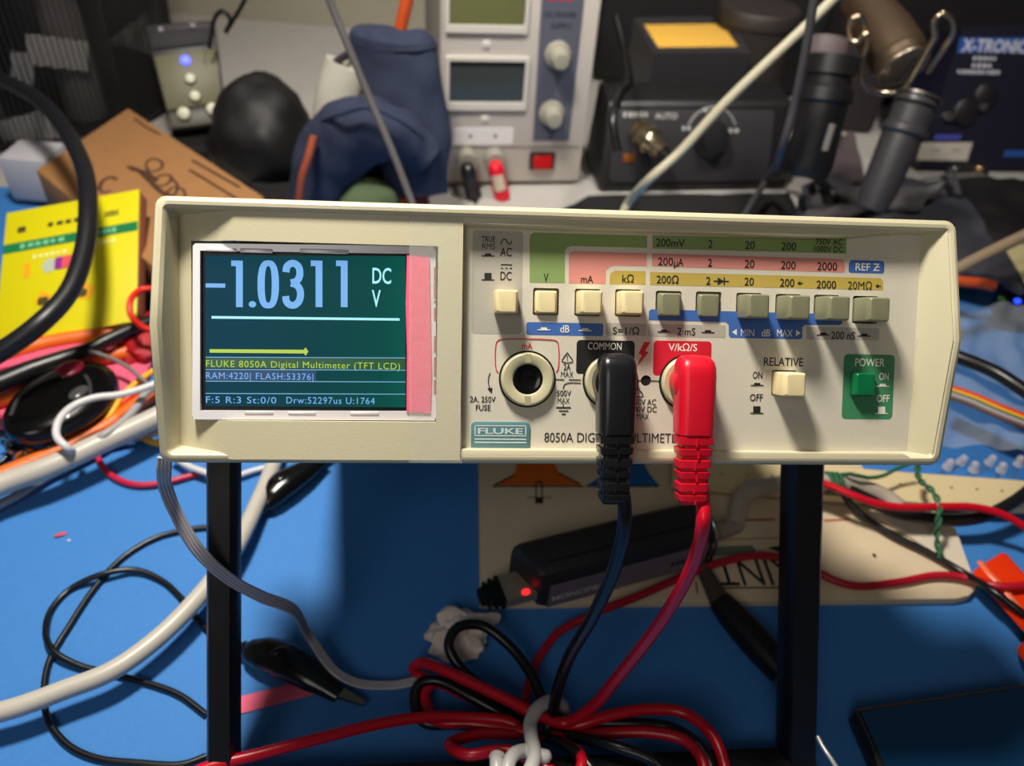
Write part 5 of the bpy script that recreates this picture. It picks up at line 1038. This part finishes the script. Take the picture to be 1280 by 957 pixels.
# dark pouch
tag(MB().blob(Yp(332, 176, .56), (.040, .040, .046), mat('black_neoprene', (14, 13, 15), .6, bump=.3, bscale=120), lump=.18, seed=9, sub=4, freq=1.3).build('soft_pouch'), 'black soft pouch slumped between the stomp box and the denim pouch', 'pouch')
rbox('dark_block', 'low black box behind the cardboard box', 'box', T(190, 215).x, T(330, 235).x, T(190, 215).y+.02, T(190, 215).y+.10, .012, BLKM, .003)
# pedal
PB0 = T(214, 192); YPd = PB0.y
PDF0 = vframe(T(214, 190), T(286, 184)); tl = math.radians(38)
PDF = Frame(PDF0.o+V((0, 0, .032)), PDF0.u, PDF0.n*math.cos(tl)+V((0, 0, 1))*math.sin(tl))
pd = thing('stomp_box', 'olive grey pedal with a blue lamp and round buttons propped behind the cardboard box', 'effects pedal', M=PDF.M)
OLV = mat('pedal_olive', (92, 88, 60), .5); PDK = mat('pedal_dark', (20, 18, 22), .45)
def pdq(q, z0, z1, m, nm, bev=.0015): c = [PDF.pix(x, y, z1) for x, y in q]; b = MB(); b.hexa([(p.x, p.y, z0) for p in c]+[(p.x, p.y, z1) for p in c], m, bev=bev); return b.build(nm, pd)
pdq([(214, 164), (285, 155), (268, 24), (178, 30)], -.030, -.001, PDK, 'enclosure', .002)
pdq([(209, 138), (278, 127), (271, 60), (192, 70)], -.004, .001, OLV, 'face_plate', .0008)
pdq([(213, 161), (284, 152), (279, 132), (210, 141)], -.004, .0004, mat('pedal_olive_dark', (64, 62, 46), .5), 'lower_plate', .0008)
pdq([(190, 62), (266, 54), (262, 34), (184, 38)], -.004, .001, mat('pedal_upper', (22, 20, 26), .7), 'upper_plate', .0008)
BTC = mat('pedal_button', (150, 148, 112), .35)
for x, y, r in ((238, 99, .0042), (244, 121, .0044), (230, 142.5, .0050), (266, 137, .0050)):
    e = PDF.pix(x, y, .001); MB().lathe([(.0001, 0), (r, 0), (r, .002), (r*.8, .0032), (.0001, .0034)], BTC, Matrix.Translation((e.x, e.y, .001)), 18).build('button', pd)
e = PDF.pix(232, 76, .001); tag(MB().blob((e.x, e.y, .0025), (.0036, .0036, .0024), mat('pedal_blue_lamp', (90, 100, 255), .3, emit=3.0), sub=2).build('lamp', pd), 'glowing blue lamp')
for x, y in ((201, 37), (241, 32)):
    e = PDF.pix(x, y, .001); MB().lathe([(.0001, 0), (.0022, 0), (.0018, .0012), (.0001, .0014)], mat('pedal_screw', (110, 108, 110), .5), Matrix.Translation((e.x, e.y, .001)), 12).build('screw', pd)
# cardboard box with dark print
KR = mat('kraft_card', (158, 112, 68), .8, noise=.05, nscale=80)
zb = .038
c = [T(45, 212, zb), T(160, 135, zb), T(330, 246, zb)]; c.append(c[0]+c[2]-c[1])
cbx = thing('cardboard_box', 'brown cardboard box with a dark scribbled print, behind the yellow carton', 'box', loc=V((c[1].x, c[1].y, 0)))
bb = MB(); bb.hexa([V((p.x, p.y, .002)) for p in (c[0], c[3], c[2], c[1])]+[c[0], c[3], c[2], c[1]], KR, bev=.0008); bb.build('carton', cbx, world=True)
KF = Frame(c[1], c[2]-c[1], (0, 0, 1)); pk_ = MB(); Mk = KF.M; KI = mat('kraft_print', (74, 48, 32), .7)
def kst(pts, r=.0009): pk_.tube([KF.w(*KF.pix(x, y, .0004)) for x, y in pts], r, KI, 6, 5, flat=.25)
kst([(160, 208), (172, 212), (186, 224), (200, 238), (214, 246)], .0018); kst([(164, 212), (180, 214), (196, 226)], .0016); kst([(182, 204), (190, 198), (202, 202), (200, 211), (188, 214), (182, 206)]); kst([(190, 226), (204, 218), (214, 220), (208, 230), (196, 232)]); kst([(214, 222), (222, 232), (216, 244), (206, 240)])
kst([(124, 236), (128, 226), (138, 221), (146, 224)], .0012); kst([(124, 236), (130, 240), (138, 238)]); kst([(206, 244), (216, 234), (228, 236), (232, 246)])
u_, = [(T(300, 240, zb)-T(236, 205, zb))]
for (x0, y0, x1, y1) in ((237, 212, 296, 248), (240, 200, 300, 234)): kst([(x0, y0), ((x0+x1)/2, (y0+y1)/2), (x1, y1)], .0010)
kst([(168, 148), (182, 158), (200, 168)], .0009)
pk_.build('print', cbx, world=True)
tag(MB().box(T(20, 240, .02)+V((0, .03, 0)), (.032, .03, .032), mat('pale_grey_block', (178, 176, 182), .6), bev=.003).build('pale_block'), 'pale grey block behind the top left corner of the yellow carton', 'block')
# mesh organiser
MESH = mat('black_wire_mesh', (14, 14, 16), .5)
YM = .60; cR = Yp(172, 90, YM); rM = .115; cM = V((cR.x-rM, YM+.06, 0))
mo = thing('mesh_organizer', 'black wire mesh pen holder at the upper left corner', 'pen holder', loc=cM)
bm2 = bmesh.new(); NU, NV, Hm = 170, 70, .20; g = []
for j in range(NV+1): g.append([bm2.verts.new((rM*(1-.05*(1-j/NV))*math.cos(2*math.pi*i/NU), rM*(1-.05*(1-j/NV))*math.sin(2*math.pi*i/NU), .004+Hm*j/NV)) for i in range(NU)])
for j in range(NV):
    for i in range(NU): bm2.faces.new((g[j][i], g[j][(i+1) % NU], g[j+1][(i+1) % NU], g[j+1][i]))
mw = MB(); mw.add(bm2, MESH); mwo = mw.build('mesh_wall', mo); md = mwo.modifiers.new('wire', 'WIREFRAME'); md.thickness = .0013; md.use_even_offset = False
rm = MB(); rm.tube([(rM*math.cos(a*math.pi/30), rM*math.sin(a*math.pi/30), .204) for a in range(60)], .003, MESH, 8, 1, closed=True, smooth=False); rm.build('rim', mo)
rm = MB(); rm.lathe([(.0001, 0), (rM*.95, 0), (rM*.95, .006), (.0001, .006)], MESH, None, 60); rm.build('base', mo)
for i, (dx_, dy_, r, h, col, lb) in enumerate(((-.045, -.03, .030, .17, (14, 13, 16), 'thick black tool handle inside the wire mesh pen holder'), (.02, .0, .042, .15, (18, 17, 20), 'wide black canister inside the wire mesh pen holder'), (-.01, -.075, .016, .12, (132, 126, 120), 'pale grey tube inside the wire mesh pen holder'), (-.07, .02, .022, .20, (34, 38, 60), 'navy tube rising inside the wire mesh pen holder'), (.058, -.045, .015, .09, (120, 116, 116), 'short pale tube low in the wire mesh pen holder'))):
    tag(MB().lathe([(.0001, 0), (r, 0), (r, h*.86), (r*.9, h*.9), (r*.9, h), (.0001, h)], mat('tool_in_cup_%d' % i, col, .5), Matrix.Translation((cM.x+dx_, cM.y+dy_, .0065)), 24).build('tool_handle'), lb, 'tool')
for px_, py_, w_, h_, rz, lb in ((72, 66, .040, .022, .25, 'pale card added as a bright patch behind the upper wall of the wire mesh pen holder'), (44, 172, .044, .036, -.2, 'pale card added as a bright patch behind the lower wall of the wire mesh pen holder'), (28, 92, .014, .030, .3, 'narrow pale card added as a bright patch at the left inside the wire mesh pen holder')):  # pale cards added to imitate lit desk glimpsed through the mesh
    c_ = Yp(px_, py_, cM.y-rM+.012); dxx = c_.x-cM.x; yy = cM.y-math.sqrt(max(.0001, (rM*.93)**2-dxx*dxx)); c_ = Yp(px_, py_, yy)
    tag(MB().box(c_, (w_, .0008, h_), mat('pale_patch_card', (214, 210, 208), .6), rot=(0, rz, math.atan2(dxx, .1)*.8)).build('bright_patch_card'), lb, 'patch card')
rbox('storage_case', 'dark storage case behind the wire mesh pen holder at upper left', 'case', -.90, Yp(178, 60, .86).x, .80, .892, .30, CASE)

quadsheet(TT([(640, 300, .003), (1010, 300, .003), (985, 246, .003), (735, 250, .003)]), .002, mat('black_felt', (13, 12, 14), .85, bump=.3, bscale=300), 'black_cloth', 'black cloth lying on the desk in front of the soldering station', 'cloth', .003, 51, 14)
quadsheet(TT([(350, 285, .003), (398, 285, .003), (388, 196, .003), (282, 186, .003)]), .002, mat('black_felt', (13, 12, 14), .85, bump=.3, bscale=300), 'black_cloth', 'black cloth lying under the black soft pouch beside the cardboard box', 'cloth', .002, 61, 12)
sx0, sx1 = Yp(1042, 150, .70).x, Yp(1112, 150, .70).x
rbox('storage_box', 'dark plum storage box behind the two tool handles', 'box', sx0, sx1, .725, .79, .10, mat('dark_plum_box', (40, 34, 38), .7), .004)
